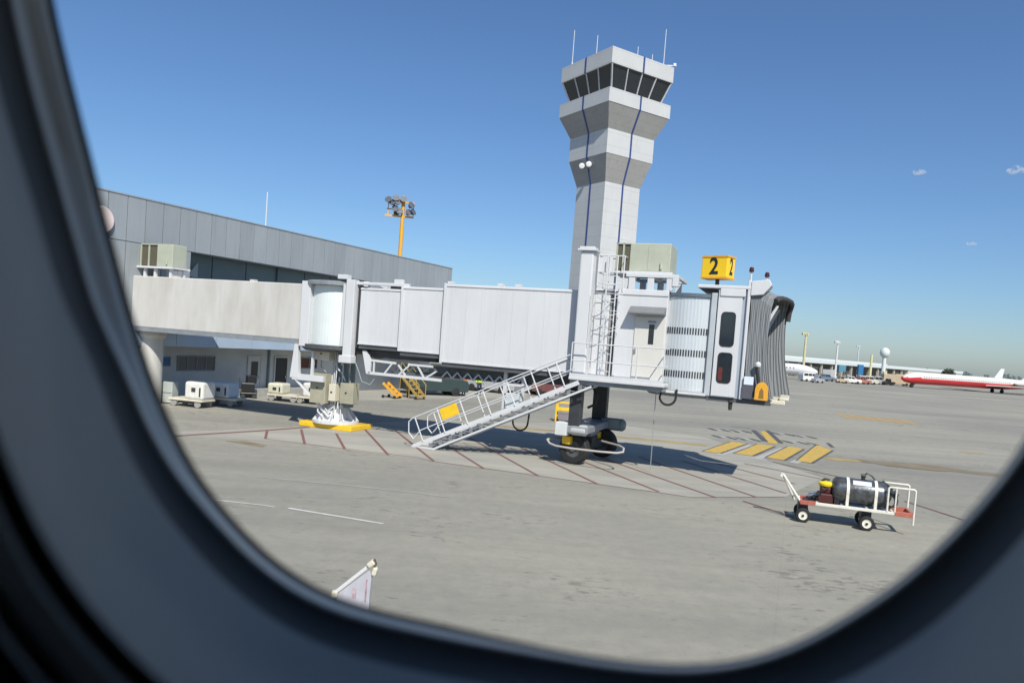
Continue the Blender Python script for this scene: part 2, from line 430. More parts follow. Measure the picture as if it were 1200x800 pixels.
fw = MB(); strip(fw, [(-6.777, 20.140), (-4.381, 19.901), (-2.259, 19.588), (-1.326, 19.319)], 0.09, 0.008)
structure(fw.build('faded_white_ground_line', FAINT))

# ------------------------------------------------------------------ the airliner cabin round the camera, with its window
BEZEL = mat('window_surround_plastic', (0.39, 0.37, 0.325), 0.6, var=0.05, scale=8, bump=0.03, bscale=60)
REVEAL = mat('window_reveal_plastic', (0.66, 0.62, 0.54), 0.35, var=0.06, scale=8)
SEAL = mat('window_rubber_seal', (0.11, 0.107, 0.10), 0.8, var=0.15, scale=12, spec=0.2)
LINING = mat('cabin_lining', (0.30, 0.30, 0.31), 0.7, var=0.06, scale=3)
SKINM = mat('fuselage_skin', (0.70, 0.70, 0.71), 0.35, var=0.06, scale=1)
PANEM = bpy.data.materials.new('clear_acrylic_pane'); PANEM.use_nodes = True
_n = PANEM.node_tree.nodes; _t = _n.new('ShaderNodeBsdfTransparent'); _t.inputs['Color'].default_value = (0.975, 0.982, 0.985, 1)
PANEM.node_tree.links.new(_t.outputs[0], _n['Material Output'].inputs['Surface']); _n.remove(_n['Principled BSDF'])

# clear opening: (right, up) in metres on the seal plane 0.215 m in front of the camera, measured clockwise from the top left
OPEN = [(-0.13271, 0.10824), (-0.12851, 0.08971), (-0.12381, 0.07117), (-0.12060, 0.05882), (-0.11763, 0.04646), (-0.11417, 0.03410), (-0.11096, 0.02175), (-0.10725, 0.00939), (-0.10305, -0.00297), (-0.09786, -0.01532), (-0.09168, -0.02768), (-0.08353, -0.03855), (-0.07414, -0.04893), (-0.06425, -0.05709), (-0.05684, -0.06153), (-0.04943, -0.06499), (-0.03460, -0.06920), (-0.01977, -0.07241), (-0.00371, -0.07611), (0.01236, -0.07957), (0.02471, -0.08180), (0.03707, -0.08328), (0.04943, -0.08402), (0.06178, -0.08328), (0.07414, -0.08056), (0.08649, -0.07562), (0.09885, -0.06845), (0.11121, -0.06030), (0.12356, -0.04918), (0.13295, -0.03954), (0.14210, -0.02842), (0.14753, -0.02026), (0.15520, -0.00593), (0.16113, 0.01186), (0.16409, 0.03410), (0.16261, 0.06129), (0.15693, 0.09589), (0.14580, 0.13790), (0.12603, 0.17991), (0.09391, 0.21203), (0.04943, 0.23180), (-0.00494, 0.23675), (-0.05684, 0.22439), (-0.09638, 0.20215), (-0.12233, 0.17249), (-0.13394, 0.14037), (-0.13493, 0.12307)]
def smooth_closed(pts, n):
    P = [Vector(p) for p in pts]; m = len(P)
    seg = [(P[(i + 1) % m] - P[i]).length for i in range(m)]; tot = sum(seg); out = []
    for k in range(n):
        d = tot * k / n; i = 0
        while d > seg[i]: d -= seg[i]; i += 1
        t = d / seg[i]; p0, p1, p2, p3 = P[i - 1], P[i], P[(i + 1) % m], P[(i + 2) % m]
        out.append(0.5 * ((2 * p1) + (p2 - p0) * t + (2 * p0 - 5 * p1 + 4 * p2 - p3) * t * t + (3 * p1 - p0 - 3 * p2 + p3) * t ** 3))
    for _ in range(2):
        out = [(out[i - 1] + out[i] * 2 + out[(i + 1) % n]) / 4 for i in range(n)]
    return out
NR = 160
D0 = 0.215
ring0 = smooth_closed(OPEN, NR)
cen = Vector((sum(p.x for p in ring0) / NR, sum(p.y for p in ring0) / NR))
def outward(i):
    t = (ring0[(i + 1) % NR] - ring0[i - 1]); n = Vector((t.y, -t.x)); n.normalize()
    if n.dot(ring0[i] - cen) < 0: n.negate()
    return n
def ang_lerp(keys, i):
    """keys: (angle in degrees round the opening's middle, width) pairs"""
    d = ring0[i] - cen; a = math.degrees(math.atan2(d.y, d.x)) % 360
    ks = sorted(keys); ks = [(ks[-1][0] - 360, ks[-1][1])] + ks + [(ks[0][0] + 360, ks[0][1])]
    for (a0, w0), (a1, w1) in zip(ks, ks[1:]):
        if a0 <= a <= a1:
            t = (a - a0) / (a1 - a0); t = t * t * (3 - 2 * t)
            return w0 + (w1 - w0) * t
CREST = [(0, 6), (40, 15), (90, 40), (150, 46), (175, 45), (200, 40), (215, 26), (232, 16), (255, 13), (272, 8), (300, 5), (330, 5)]
GASK = [(0, 66), (90, 85), (150, 88), (175, 86), (197, 78), (213, 62), (232, 58), (255, 60), (275, 52), (300, 66), (330, 66)]
PX = D0 / 870.0
def ring(width, depth):
    """world points of a ring that lies `width` (a number or angle table, in 1/870 of the depth) outside the opening, `depth` in front of the camera"""
    out = []
    for i in range(NR):
        w = ang_lerp(width, i) if isinstance(width, list) else width
        p = (ring0[i] + outward(i) * (w * PX)) * (depth / D0)
        out.append(CAM_LOC + CAM_ROT @ Vector((p.x, p.y, -depth)))
    return out
def wmix(a, b, t):
    return [(k, v * (1 - t) + (ang_at(b, k)) * t) for k, v in a]
def ang_at(keys, a):
    ks = sorted(keys); ks = [(ks[-1][0] - 360, ks[-1][1])] + ks + [(ks[0][0] + 360, ks[0][1])]
    for (a0, w0), (a1, w1) in zip(ks, ks[1:]):
        if a0 <= a <= a1: return w0 + (w1 - w0) * (a - a0) / (a1 - a0)
cabin = thing('airliner_cabin', 'dim grey airliner cabin wall with rounded window framing the whole apron view', 'airliner')
SHIFT = 0.53
wallY, skinY = 0.104, 0.232
def window_parts(dx):
    def sh(r): return [p + Vector((dx, 0, 0)) for p in r]
    b = MB(); b.loft([sh(ring(w, d)) for w, d in ((GASK, 0.180), ([(k, v + 14) for k, v in GASK], 0.174), ([(k, 110) for k, v in GASK], 0.160), ([(k, 150) for k, v in GASK], 0.143), ([(k, 185) for k, v in GASK], 0.127),
                       (195, 0.124), (203, 0.1255), (210, 0.130), (216, 0.130), (222, 0.1235), (232, 0.1195), (262, 0.117), (272, 0.118), (278, 0.121), (286, 0.119), (300, 0.112))])
    bez = b.build('window_surround', BEZEL, cabin, smooth=True)
    r = MB(); r.loft([sh(ring(w, d)) for w, d in (([(k, min(9, v * .5)) for k, v in CREST], 0.2135), (wmix([(k, min(9, v * .5)) for k, v in CREST], CREST, .10), 0.2090), (wmix([(k, min(9, v * .5)) for k, v in CREST], CREST, .35), 0.2068), (wmix([(k, min(9, v * .5)) for k, v in CREST], CREST, .72), 0.2048), (wmix([(k, min(9, v * .5)) for k, v in CREST], CREST, .90), 0.2025), (CREST, 0.1975), ([(k, v + 2) for k, v in CREST], 0.1966), ([(k, v + 5) for k, v in CREST], 0.1962))])
    r.build('reveal', REVEAL, bez, smooth=True)
    s = MB(); s.loft([sh(ring(w, d)) for w, d in (([(k, v + 5) for k, v in CREST], 0.1961), (wmix([(k, v + 5) for k, v in CREST], GASK, .25), 0.1945), (wmix([(k, v + 5) for k, v in CREST], GASK, .6), 0.1900), (wmix([(k, v + 5) for k, v in CREST], GASK, .85), 0.1840), (GASK, 0.180))])
    s.build('gasket', SEAL, bez, smooth=True)
    e = MB(); e.loft([sh(ring(w, d)) for w, d in ((30, 0.2300), (1, 0.2215), (0, 0.215), ([(k, min(9, v * .5)) for k, v in CREST], 0.2135))])
    e.build('pane_seal', SEAL, bez, smooth=True)
    pn = MB(); pn.loft([sh(ring(12, 0.2260)), sh(ring(12, 0.2300))], cap=True)
    pn.build('pane', PANEM, bez)
    return bez
window_parts(0.0)
for k in (-2, -1, 1, 2): window_parts(k * SHIFT)

def cell(mb, r, y, x0, x1, z0, z1):
    """wall rectangle at depth y with the ring r cut out of it"""
    c = Vector((sum(p.x for p in r) / NR, 0, sum(p.z for p in r) / NR))
    out = []
    for p in r:
        d = Vector((p.x - c.x, 0, p.z - c.z)); ts = []
        if d.x: ts.append(((x1 if d.x > 0 else x0) - c.x) / d.x)
        if d.z: ts.append(((z1 if d.z > 0 else z0) - c.z) / d.z)
        t = min(ts); out.append(Vector((c.x + d.x * t, y, c.z + d.z * t)))
    for cx, cz in ((x0, z0), (x0, z1), (x1, z0), (x1, z1)):
        q = Vector((cx, y, cz)); i = min(range(NR), key=lambda j: (out[j] - q).length); out[i] = q
    mb.loft([r, out])
inner, outer = ring(300, 0.112), ring(30, 0.2300)
ccx = sum(p.x for p in inner) / NR
lin, skn = MB(), MB()
ZL, ZH = 3.80, 4.66
for k in range(-2, 3):
    dx = k * SHIFT; v = Vector((dx, 0, 0))
    cell(lin, [p + v for p in inner], wallY, ccx + dx - SHIFT / 2, ccx + dx + SHIFT / 2, ZL, ZH)
    cell(skn, [p + v for p in outer], skinY, ccx + dx - SHIFT / 2, ccx + dx + SHIFT / 2, ZL, ZH)
XE = 7.0
for s in (-1, 1):
    xa = ccx + s * SHIFT * 2.5
    lin.face([(xa, wallY, ZL), (s * XE, wallY, ZL), (s * XE, wallY, ZH), (xa, wallY, ZH)])
    skn.face([(xa, skinY, ZL), (s * XE, skinY, ZL), (s * XE, skinY, ZH), (xa, skinY, ZH)])
def hull(mb, y, zc, yc):
    pts = []
    a0 = math.atan2(ZH - zc, y - yc); a1 = math.atan2(ZL - zc, y - yc) + 2 * math.pi
    r0 = math.hypot(ZH - zc, y - yc); r1 = math.hypot(ZL - zc, y - yc)
    for i in range(41):
        t = i / 40; a = a0 + (a1 - a0) * t; r = r0 + (r1 - r0) * t
        pts.append((yc + r * math.cos(a), zc + r * math.sin(a)))
    mb.loft([[Vector((-XE, p[0], p[1])) for p in pts], [Vector((XE, p[0], p[1])) for p in pts]], closed=False)
    for s in (-1, 1):
        mb.face([(s * XE, p[0], p[1]) for p in pts])
hull(skn, skinY, 4.05, -1.72); hull(lin, wallY, 4.05, -1.72)
skn.build('fuselage_skin', SKINM, cabin, smooth=True); lin.build('cabin_lining', LINING, cabin)
fl = MB(); fl.box(-XE + .05, XE - .05, -3.35, -0.15, 3.02, 3.08); fl.build('cabin_floor', LINING, cabin)

# ------------------------------------------------------------------ terminal building (x along the facade, -y out of it)
TB = thing('terminal_building', 'long grey metal-clad terminal building with pale lower wall and blue canopy', 'building', (-18.53, 32.73, 0), math.atan2(0.88746, 0.46088))
def panels(mb, x0, x1, step, y0, y1, z0, z1, gap=0.03):
    x = x0
    while x < x1 - 0.05:
        xe = min(x + step, x1)
        mb.box(x + gap / 2, xe - gap / 2, y0, y1, z0, z1); x = xe
m = MB(); panels(m, -8.0, 28.8, 0.93, -0.02, 0.06, 7.47, 9.5); m.box(-8, 28.8, 0.065, 1.2, 7.50, 9.46)
m.build('upper_band', PANEL, TB)
m = MB(); m.box(-8, 28.8, -0.05, 1.25, 9.50, 9.56); m.build('parapet_cap', PANEL, TB)
m = MB(); panels(m, -8.0, 4.8, 0.93, -0.015, 0.06, 2.9, 7.44); m.box(-8, 4.78, 0.065, 1.4, 2.9, 7.46); m.build('side_panels', PANEL, TB)
m = MB(); panels(m, 4.83, 28.8, 2.3, 1.2, 1.3, 2.9, 7.48, 0.06); m.box(4.83, 28.8, 1.31, 1.5, 2.9, 7.48)
for x in (11.7, 18.6, 25.5): m.box(x, x + .16, 1.08, 1.19, 2.9, 7.48)
m.build('recessed_glazing', RECESS, TB)
m = MB(); panels(m, -8, 28.8, 2.4, -0.30, -0.22, 2.76, 3.62, 0.02); m.box(-8, 28.8, -0.21, 1.18, 2.80, 3.58); m.build('canopy', CANOPY, TB)
m = MB(); m.box(-8, 28.8, 1.5, 1.8, 0, 2.79); m.build('lower_wall', WALLP, TB)
m = MB(); m.box(-8, 28.75, 1.85, 28, 0, 7.0); m.box(-8, 28.75, 1.55, 28, 7.5, 9.3); m.build('building_body', PANEL, TB)
def window(x0, x1, z0, z1, n, gm=GLASS):
    f = MB(); t = 0.06
    f.box(x0, x1, 1.44, 1.497, z1 - t, z1); f.box(x0, x1, 1.44, 1.497, z0, z0 + t)
    for i in range(n + 1):
        x = x0 + (x1 - x0 - t) * i / n; f.box(x, x + t, 1.442, 1.497, z0 + t, z1 - t)
    o = f.build('window', GREY, TB)
    p = MB(); p.box(x0 + .02, x1 - .02, 1.47, 1.49, z0 + .02, z1 - .02); p.build('pane', gm, o)
window(5.5, 7.9, 1.42, 2.22, 4, mat('grey_blind_glass', (0.10, 0.105, 0.11), 0.2)); window(4.45, 5.1, 1.65, 2.15, 1, BLUEPAINT); window(14.4, 15.9, 1.55, 2.25, 2, mat('reddish_window', (0.10, 0.02, 0.015), 0.2))
def door(x0, x1, dm, glazed):
    f = MB(); f.box(x0 - .08, x0, 1.42, 1.497, 0, 2.2); f.box(x1, x1 + .08, 1.42, 1.497, 0, 2.2); f.box(x0 - .08, x1 + .08, 1.42, 1.497, 2.2, 2.28)
    o = f.build('door', WALLP, TB)
    p = MB(); p.box(x0, x1, 1.455, 1.49, 0.02, 2.2); p.build('door_leaf', dm, o)
    if glazed:
        p = MB(); p.box(x0 + .2, x1 - .2, 1.44, 1.453, 1.1, 1.95); p.build('pane', GLASS, o)
    h = MB(); h.box(x1 - .14, x1 - .1, 1.40, 1.453, 0.95, 1.12); h.build('handle', CHROME, o)
door(10.25, 11.15, WALLP, True); door(12.3, 13.25, BLACK, False)
m = MB(); m.tube([(11.75, 1.42, 0.1), (11.75, 1.42, 2.78)], 0.07); m.build('downpipe', BLUEGREY, TB)
m = MB(); m.lathe([(0, 0), (0.55, 0.0), (0.6, 0.06), (0.55, 0.12), (0, 0.14)], 28, (0.02, -0.18, 8.2), 'Y'); m.build('wall_disc', mat('pink_white_disc', (0.70, 0.58, 0.55), 0.5), TB, smooth=True)  # plain pinkish disc fixed to the facade
m = MB(); m.tube([(10.0, 0.5, 9.5), (10.0, 0.5, 11.5)], 0.035, 6); m.cbox((10, .5, 9.56), (.25, .25, .12)); m.build('roof_antenna', WHITE, TB)
m = MB(); m.prism([(5.35, 6.3), (6.0, 6.3), (6.0, 7.1)], 0.9, 0.96); m.build('lit_triangle_plate', PANEL, TB)  # pale triangle plate stands in for lighter shading inside the recess
m = MB(); m.box(8.6, 16.8, 0.55, 1.45, 0, 0.42); m.build('loading_ledge', CONC, TB)

# ------------------------------------------------------------------ control tower
TC = Vector((9.2, 84.0, 0)); TA = R(-12)
tower = thing('control_tower', 'tall pale airport control tower with stepped flared head, dark glazed cab and blue stripes', 'tower', TC)
def sq(h, z):
    return [Vector((h * math.sin(TA + k * math.pi / 2), -h * math.cos(TA + k * math.pi / 2), z)) for k in range(4)]
def band(name, lv, m):
    b = MB(); b.loft([sq(h, z) for h, z in lv], cap=True); return b.build(name, m, tower)
band('shaft', ((3.62, 0), (3.52, 22.1)), TOWERP)
band('lower_flare', ((3.55, 22.1), (4.62, 24.85)), TOWERG)
band('middle_band', ((4.66, 24.85), (4.66, 27.4)), TOWERP)
band('upper_flare', ((4.66, 27.4), (6.10, 29.75)), TOWERG)
band('gallery_parapet', ((6.15, 29.75), (6.15, 31.2)), TOWERP)
band('window_band', ((4.85, 31.2), (5.95, 33.65)), GLASS)
fa = band('roof_fascia', ((6.2, 33.65), (6.2, 35.3)), TOWERP)
def face_pt(lv, k, s, off):
    """point at fraction s across face k, pushed out by off"""
    h, z = lv; q = sq(h, z); p = q[k].lerp(q[(k + 1) % 4], s); n = (q[k] + q[(k + 1) % 4]); n.z = 0; n.normalize()
    return p + n * off
PROF = [(3.62, 0), (3.52, 22.1), (4.66, 24.85), (4.66, 27.4), (6.12, 29.75), (6.15, 31.2)]
for k in range(4):
    b = MB()
    for a, c in list(zip(PROF, PROF[1:])) + [((6.2, 33.65), (6.2, 35.3))]:
        w = 0.105
        sa, sc_ = w / (a[0] * 1.414), w / (c[0] * 1.414)
        P4 = [face_pt(a, k, .5 - sa, .05), face_pt(a, k, .5 + sa, .05), face_pt(c, k, .5 + sc_, .05), face_pt(c, k, .5 - sc_, .05)]
        Q4 = [face_pt(a, k, .5 - sa, -.1), face_pt(a, k, .5 + sa, -.1), face_pt(c, k, .5 + sc_, -.1), face_pt(c, k, .5 - sc_, -.1)]
        b.loft([Q4, P4], cap=True)
    b.build('blue_stripe', BLUELINE, tower)
    mu = MB()
    for s in (0.0, 0.26, 0.5, 0.74):
        a, c = face_pt((4.87, 31.2), k, s, .03), face_pt((5.97, 33.65), k, s, .03)
        mu.beam(a, c, 0.14 if s else 0.2, 0.10, up=(0.3, 0.2, 0))
    mu.build('mullions', TOWERP, tower)
for x, y, h in ((-5.0, 1.0, 4.2), (-2.6, -2.0, 2.6), (2.2, 0.5, 2.7), (1.3, 1.5, 1.2), (3.6, -1.2, 1.3), (5.0, -0.5, 4.4)):
    b = MB(); b.tube([(x, y, 35.3), (x, y, 35.9), (x, y, 35.95), (x, y, 35.3 + h)], [.09, .09, .045, .035], 6); b.build('roof_antenna', WHITE, tower)
b = MB(); b.beam((4.6, -.5, 35.75), (6.4, -.7, 35.75), .12, .12); b.cbox((6.2, -.7, 35.85), (.3, .2, .3)); b.build('camera_arm', WHITE, tower)
for s in (0.42, 0.62):
    p = face_pt((4.3, 24.0), 3, 1 - s, .3)
    b = MB(); b.lathe([(0, -.25), (.3, -.2), (.34, 0), (.2, .12), (0, .15)], 14, p, 'Y'); b.build('dish', WHITE, tower, smooth=True)

# ------------------------------------------------------------------ passenger boarding bridge: x runs from the rotunda to the aircraft end, -y faces the camera
BL = Vector((-7.477, 31.596, 0)); BA = math.atan2(-0.35817, 0.93365)
walk = thing('fixed_walkway', 'weathered white box walkway on a round column leading from the terminal', 'walkway', BL, BA)
b = MB(); b.box(-10.75, -1.12, -1.15, 1.15, 3.62, 5.95); w_ = b.build('walkway_shell', OLDWHITE, walk, bevel=.04)
b = MB(); b.box(-13.2, -10.76, -0.1, 1.1, 3.65, 5.9); b.build('terminal_link', OLDWHITE, walk)
b = MB(); b.box(-10.7, -1.15, -1.19, -1.0, 3.44, 3.62); b.box(-10.7, -1.15, 1.0, 1.19, 3.44, 3.62); b.box(-10.7, -1.2, -1.0, 1.0, 3.52, 3.615); b.build('floor_beam', GREY, walk)
b = MB()
for x in (-8.2, -3.9): b.box(x, x + .25, -1.1, -.9, 5.95, 6.03)
b.build('roof_lug', OLDWHITE, walk)
b = MB(); b.lathe([(.62, 0), (.62, 3.1), (.75, 3.25), (.75, 3.435)], 28, (-10.35, -.2, 0)); b.build('column', OLDWHITE, walk, smooth=True)

def ac_unit(name, label, loc, lx, ly, lz, base_h, fr=.26):
    t = thing(name, label, 'air conditioner', loc, BA)
    b = MB(); b.box(lx * fr, lx, 0, ly, base_h, base_h + lz); b.build('casing', ACGREEN, t, bevel=.03)
    b = MB(); b.box(0.04, lx * fr - .004, .05, ly - .05, base_h + .04, base_h + lz - .04); b.build('coil_section', mat('dark_coil', (0.10, 0.09, 0.06), 0.6, var=.3, scale=12, stretch=(6, 1, .3)), t)
    b = MB()
    for x in (0, lx * fr * .48):
        for y in (0, ly - .06): b.box(x, x + .06, y, y + .06, base_h, base_h + lz - .002)
    b.box(0, lx * fr, 0, .05, base_h + lz - .05, base_h + lz - .003); b.build('coil_frame', ACGREEN, t)
    b = MB(); b.box(-.12, lx + .12, -.12, -.02, base_h - .10, base_h - .004); b.box(-.12, lx + .12, ly + .02, ly + .12, base_h - .10, base_h - .004); b.box(-.1, lx + .1, -.02, ly + .02, base_h - .08, base_h - .006)
    b.build('support_frame', WHITE, t)
    b = MB()
    for x in (.25, lx * .45, lx - .15):
        for y in (0, ly - .12): b.box(x, x + .12, y, y + .12, 0, base_h - .102)
    b.build('support_post', WHITE, t)
    b = MB(); b.tube([(lx - .3, -.03, base_h + .1), (lx - .3, -.03, base_h + .3)], .04, 8); b.box(lx * .6, lx * .6 + .02, -.012, -.001, base_h + .08, base_h + lz - .08); b.build('service_panel', ACGREEN, t)
    return t
def bw(s, t, z):
    """bridge coordinates to world"""
    c, sn = math.cos(BA), math.sin(BA)
    return (BL.x + s * c - t * sn, BL.y + s * sn + t * c, z)
ac_unit('rooftop_air_conditioner', 'beige air conditioner with dark coil on the roof of the weathered walkway', bw(-10.45, -.9, 5.955), 1.95, .85, 1.02, 0.48, .52)

bridge = thing('jet_bridge', 'white telescopic passenger boarding bridge with slatted drum, grey bellows and side stair', 'jet bridge', BL, BA)
# rotunda
b = MB(); b.lathe([(1.36, 3.5), (1.36, 5.93)], 120, (0.15, 0, 0), ripple=.003); b.build('rotunda_curtain', CURTAIN, bridge, smooth=False)
b = MB(); b.lathe([(1.62, 5.94), (1.62, 6.06), (1.5, 6.12), (0, 6.16)], 40, (.15, 0, 0)); b.build('rotunda_roof', GREY, bridge)
b = MB(); b.lathe([(0, 3.2), (1.45, 3.22), (1.6, 3.34), (1.6, 3.49), (0, 3.495)], 40, (.15, 0, 0)); b.build('rotunda_floor', CHAR, bridge)
for sg in (-1, 1):
    ys = (-1.36, -1.06) if sg < 0 else (1.06, 1.36)
    b = MB(); b.box(-1.0, -.56, ys[0], ys[1], 3.38, 6.06); b.build('rotunda_post', WHITE, bridge, bevel=.02)
    b = MB(); b.box(1.02, 1.13, ys[0], ys[1], 3.5, 6.0); b.build('rotunda_post', WHITE, bridge)
    b = MB(); b.box(1.17, 1.56, ys[0] - .04 if sg < 0 else ys[0], ys[1] + (.04 if sg > 0 else 0), 3.02, 6.2); b.box(1.05, 1.62, ys[0] - .1 if sg < 0 else ys[0], ys[1] + (.1 if sg > 0 else 0), 2.85, 3.15); b.build('hinge_post', WHITE, bridge, bevel=.02)
b = MB(); b.box(-1.115, -1.01, -1.2, 1.2, 3.45, 5.98); b.build('weather_seal', DARK, bridge)
b = MB(); b.box(.75, 1.2, -1.42, -1.1, 6.2, 6.38); b.box(1.85, 2.05, -1.2, -1.0, 5.95, 6.16); b.box(1.2, 3.9, -1.22, -1.05, 6.02, 6.14); b.box(3.2, 3.6, -1.15, -1.0, 6.14, 6.3); b.build('roof_rail', WHITE, bridge, bevel=.015)
# pedestal
b = MB(); b.lathe([(.46, .9), (.46, 3.19)], 28, (.32, .15, 0)); b.build('pedestal_column', BLUEGREY, bridge, smooth=True)
b = MB(); b.lathe([(.98, .22), (.98, .32), (.60, .38), (.52, 1.0)], 28, (.12, .0, 0))
for k in range(10):
    a = 2 * math.pi * k / 10; c, sn = math.cos(a), math.sin(a)
    b.beam((.12 + .5 * c, .5 * sn, .36), (.12 + .92 * c, .92 * sn, .36), .05, .05)
    P = [Vector((.12 + .5 * c, .5 * sn, .95)), Vector((.12 + .95 * c, .95 * sn, .34)), Vector((.12 + .5 * c, .5 * sn, .34))]
    n = Vector((-sn, c, 0)) * .02
    b.loft([[p - n for p in P], [p + n for p in P]], cap=True)
b.build('pedestal_foot', WHITE, bridge)
b = MB(); b.box(-1.2, 1.4, -.75, .9, 0, .215); b.build('foundation_kerb', YELLOW, bridge, bevel=.03)
for nm, (x0, x1, y0, y1, z0, z1) in (('junction_box', (-.5, .26, -.95, -.5, 2.86, 3.32)), ('control_cabinet', (-.56, .20, -1.0, -.5, 1.06, 2.3)), ('control_cabinet', (.78, 1.42, -.8, -.35, 1.14, 2.0)), ('junction_box', (.30, .62, -.9, -.55, 1.2, 1.9))):
    b = MB(); b.box(x0, x1, y0, y1, z0, z1); o = b.build(nm, BEIGE if nm == 'control_cabinet' else CREAM, bridge, bevel=.015)
    h = MB(); h.box((x0 + x1) / 2 - .06, (x0 + x1) / 2 + .02, y0 - .03, y0 - .002, (z0 + z1) / 2, (z0 + z1) / 2 + .05); h.build('latch', DARK, o)
b = MB()
for x, y, z0, z1 in ((.34, -.62, .5, 3.4), (.46, -.66, .6, 3.3), (.70, -.55, .4, 3.3), (.22, -.58, 1.0, 2.9), (1.0, -.5, 1.9, 3.2), (.58, -.6, .9, 2.2)):
    b.tube([(x, y, z0), (x, y, z1)], .028, 6)
b.tube([(.3, -.62, 2.85), (.6, -.7, 2.5), (.75, -.7, 2.4), (.9, -.62, 2.05)], .03, 6); b.tube([(-.1, -.7, .95), (.2, -.75, .75), (.45, -.7, .95), (.55, -.7, 1.2)], .03, 6)
b.tube([(.5, -.64, 3.0), (.72, -.70, 3.02), (.74, -.7, 2.7)], .04, 6); b.tube([(-.3, -.7, 1.05), (-.25, -.8, .7), (.0, -.8, .5)], .035, 6)
b.build('conduit', WHITE, bridge)
b = MB()
for pts in ([(1.5, -1.0, 3.0), (1.75, -1.05, 2.6), (1.95, -1.05, 2.15), (2.35, -1.05, 2.05), (2.5, -1, 2.3)], [(.9, -.6, 2.9), (1.15, -.7, 2.2), (1.25, -.7, 1.6)], [(-.2, -.8, 2.85), (-.15, -.9, 2.6), (.1, -.85, 2.35)]):
    b.tube(pts, .025, 6)
b.build('hanging_cable', mat('grey_green_cable', (.25, .29, .27), .6), bridge)
b = MB(); b.prism([(-1.25, 3.45), (-1.08, 3.45), (-.96, 2.05), (-1.4, 2.05)], -1.28, -1.12); b.box(-1.3, .25, -1.27, -1.13, 1.97, 2.22); b.box(-.4, -.3, -1.25, -1.15, 2.22, 3.3); b.beam((-1.15, -1.2, 2.0), (.2, -.6, .5), .13, .10); b.build('support_bracket', WHITE, bridge)
# telescopic tunnels
def tunnel(name, s0, s1, hw, z0, z1, ribs, m=WHITE):
    b = MB(); b.box(s0, s1, -hw, hw, z0, z1); o = b.build(name, m, bridge, bevel=.035)
    r = MB(); x = s0 + .3
    while x < s1 - .2:
        r.box(x, x + .03, -hw - .008, -hw - .001, z0 + .06, z1 - .1); x += ribs
    r.box(s0 + .02, s1 - .02, -hw - .03, -hw - .001, z1 - .09, z1 - .03); r.box(s0 + .02, s1 - .02, -hw - .035, -hw - .001, z0 + .0, z0 + .05)
    r.build('side_rib', m, o)
    u = MB(); u.box(s0 + .05, s1 - .05, -hw + .02, -hw + .22, z0 - .17, z0 - .003); u.box(s0 + .05, s1 - .05, hw - .22, hw - .02, z0 - .17, z0 - .003); u.box(s0 + .1, s1 - .1, -hw + .22, hw - .22, z0 - .08, z0 - .004)
    u.build('floor_beam', CHAR, o)
    return o
tunnel('tunnel_section', 1.70, 4.2, 1.15, 3.64, 5.92, .55)
tunnel('tunnel_section', 3.68, 6.1, 1.27, 3.50, 6.03, .6)
tc_ = tunnel('tunnel_section', 5.60, 12.0, 1.40, 3.22, 6.19, .62)
b = MB(); b.box(5.56, 5.66, -1.44, -1.405, 3.2, 6.22); b.box(3.64, 3.72, -1.31, -1.275, 3.5, 6.05); b.build('portal_frame', WHITE, bridge)
b = MB(); b.box(1.62, 1.695, -1.15, 1.15, 3.5, 6.0); b.box(10.88, 10.94, -1.62, -1.41, 3.25, 6.25); b.build('joint_seal', DARK, bridge)
b = MB()
for x in (5.65, 7.7, 8.4, 10.8): b.box(x, x + .22, -1.35, -1.15, 6.2, 6.3)
b.build('roof_lug', WHITE, bridge)
# truss under the inner tunnels
b = MB()
for y in (-1.0, .9):
    b.prism([(1.88, 3.4), (2.06, 3.4), (2.32, 3.02), (2.3, 2.48), (2.12, 2.48)], y - .04, y + .04)
    b.beam((2.2, y, 3.04), (3.45, y, 3.0), .07, .09); b.beam((2.2, y, 2.52), (5.5, y, 2.50), .08, .11); b.beam((4.0, y, 3.0), (5.1, y, 3.0), .07, .08)
    for p, q in (((2.45, 3.0), (2.45, 2.55)), ((3.3, 3.0), (2.95, 2.55)), ((3.6, 2.55), (4.1, 3.0)), ((3.55, 2.95), (3.9, 2.55)), ((4.4, 3.0), (4.75, 2.5)), ((4.75, 2.5), (5.3, 2.85))):
        b.beam((p[0], y, p[1]), (q[0], y, q[1]), .06, .06)
for x in (2.2, 3.6, 4.7): b.beam((x, -1, 2.5), (x, .9, 2.5), .06, .06)
b.build('underside_truss', WHITE, bridge)
b = MB(); b.box(2.0, 5.0, -.6, .6, 3.15, 3.42); b.box(5.1, 11.0, -.95, -.7, 2.74, 3.02); b.box(5.1, 11.0, .6, .85, 2.74, 3.02); b.box(4.2, 9.0, -.8, -.35, 2.62, 2.72); b.build('cable_tray', CHAR, bridge)
b = MB()
x = 5.5
while x < 8.6:
    b.beam((x, -1.0, 2.62), (x + .22, -1.0, 2.86), .05, .05); b.beam((x + .22, -1.0, 2.86), (x + .44, -1.0, 2.62), .05, .05); x += .44
b.build('cable_carrier', mat('pale_zinc', (.5, .51, .52), .5), bridge)
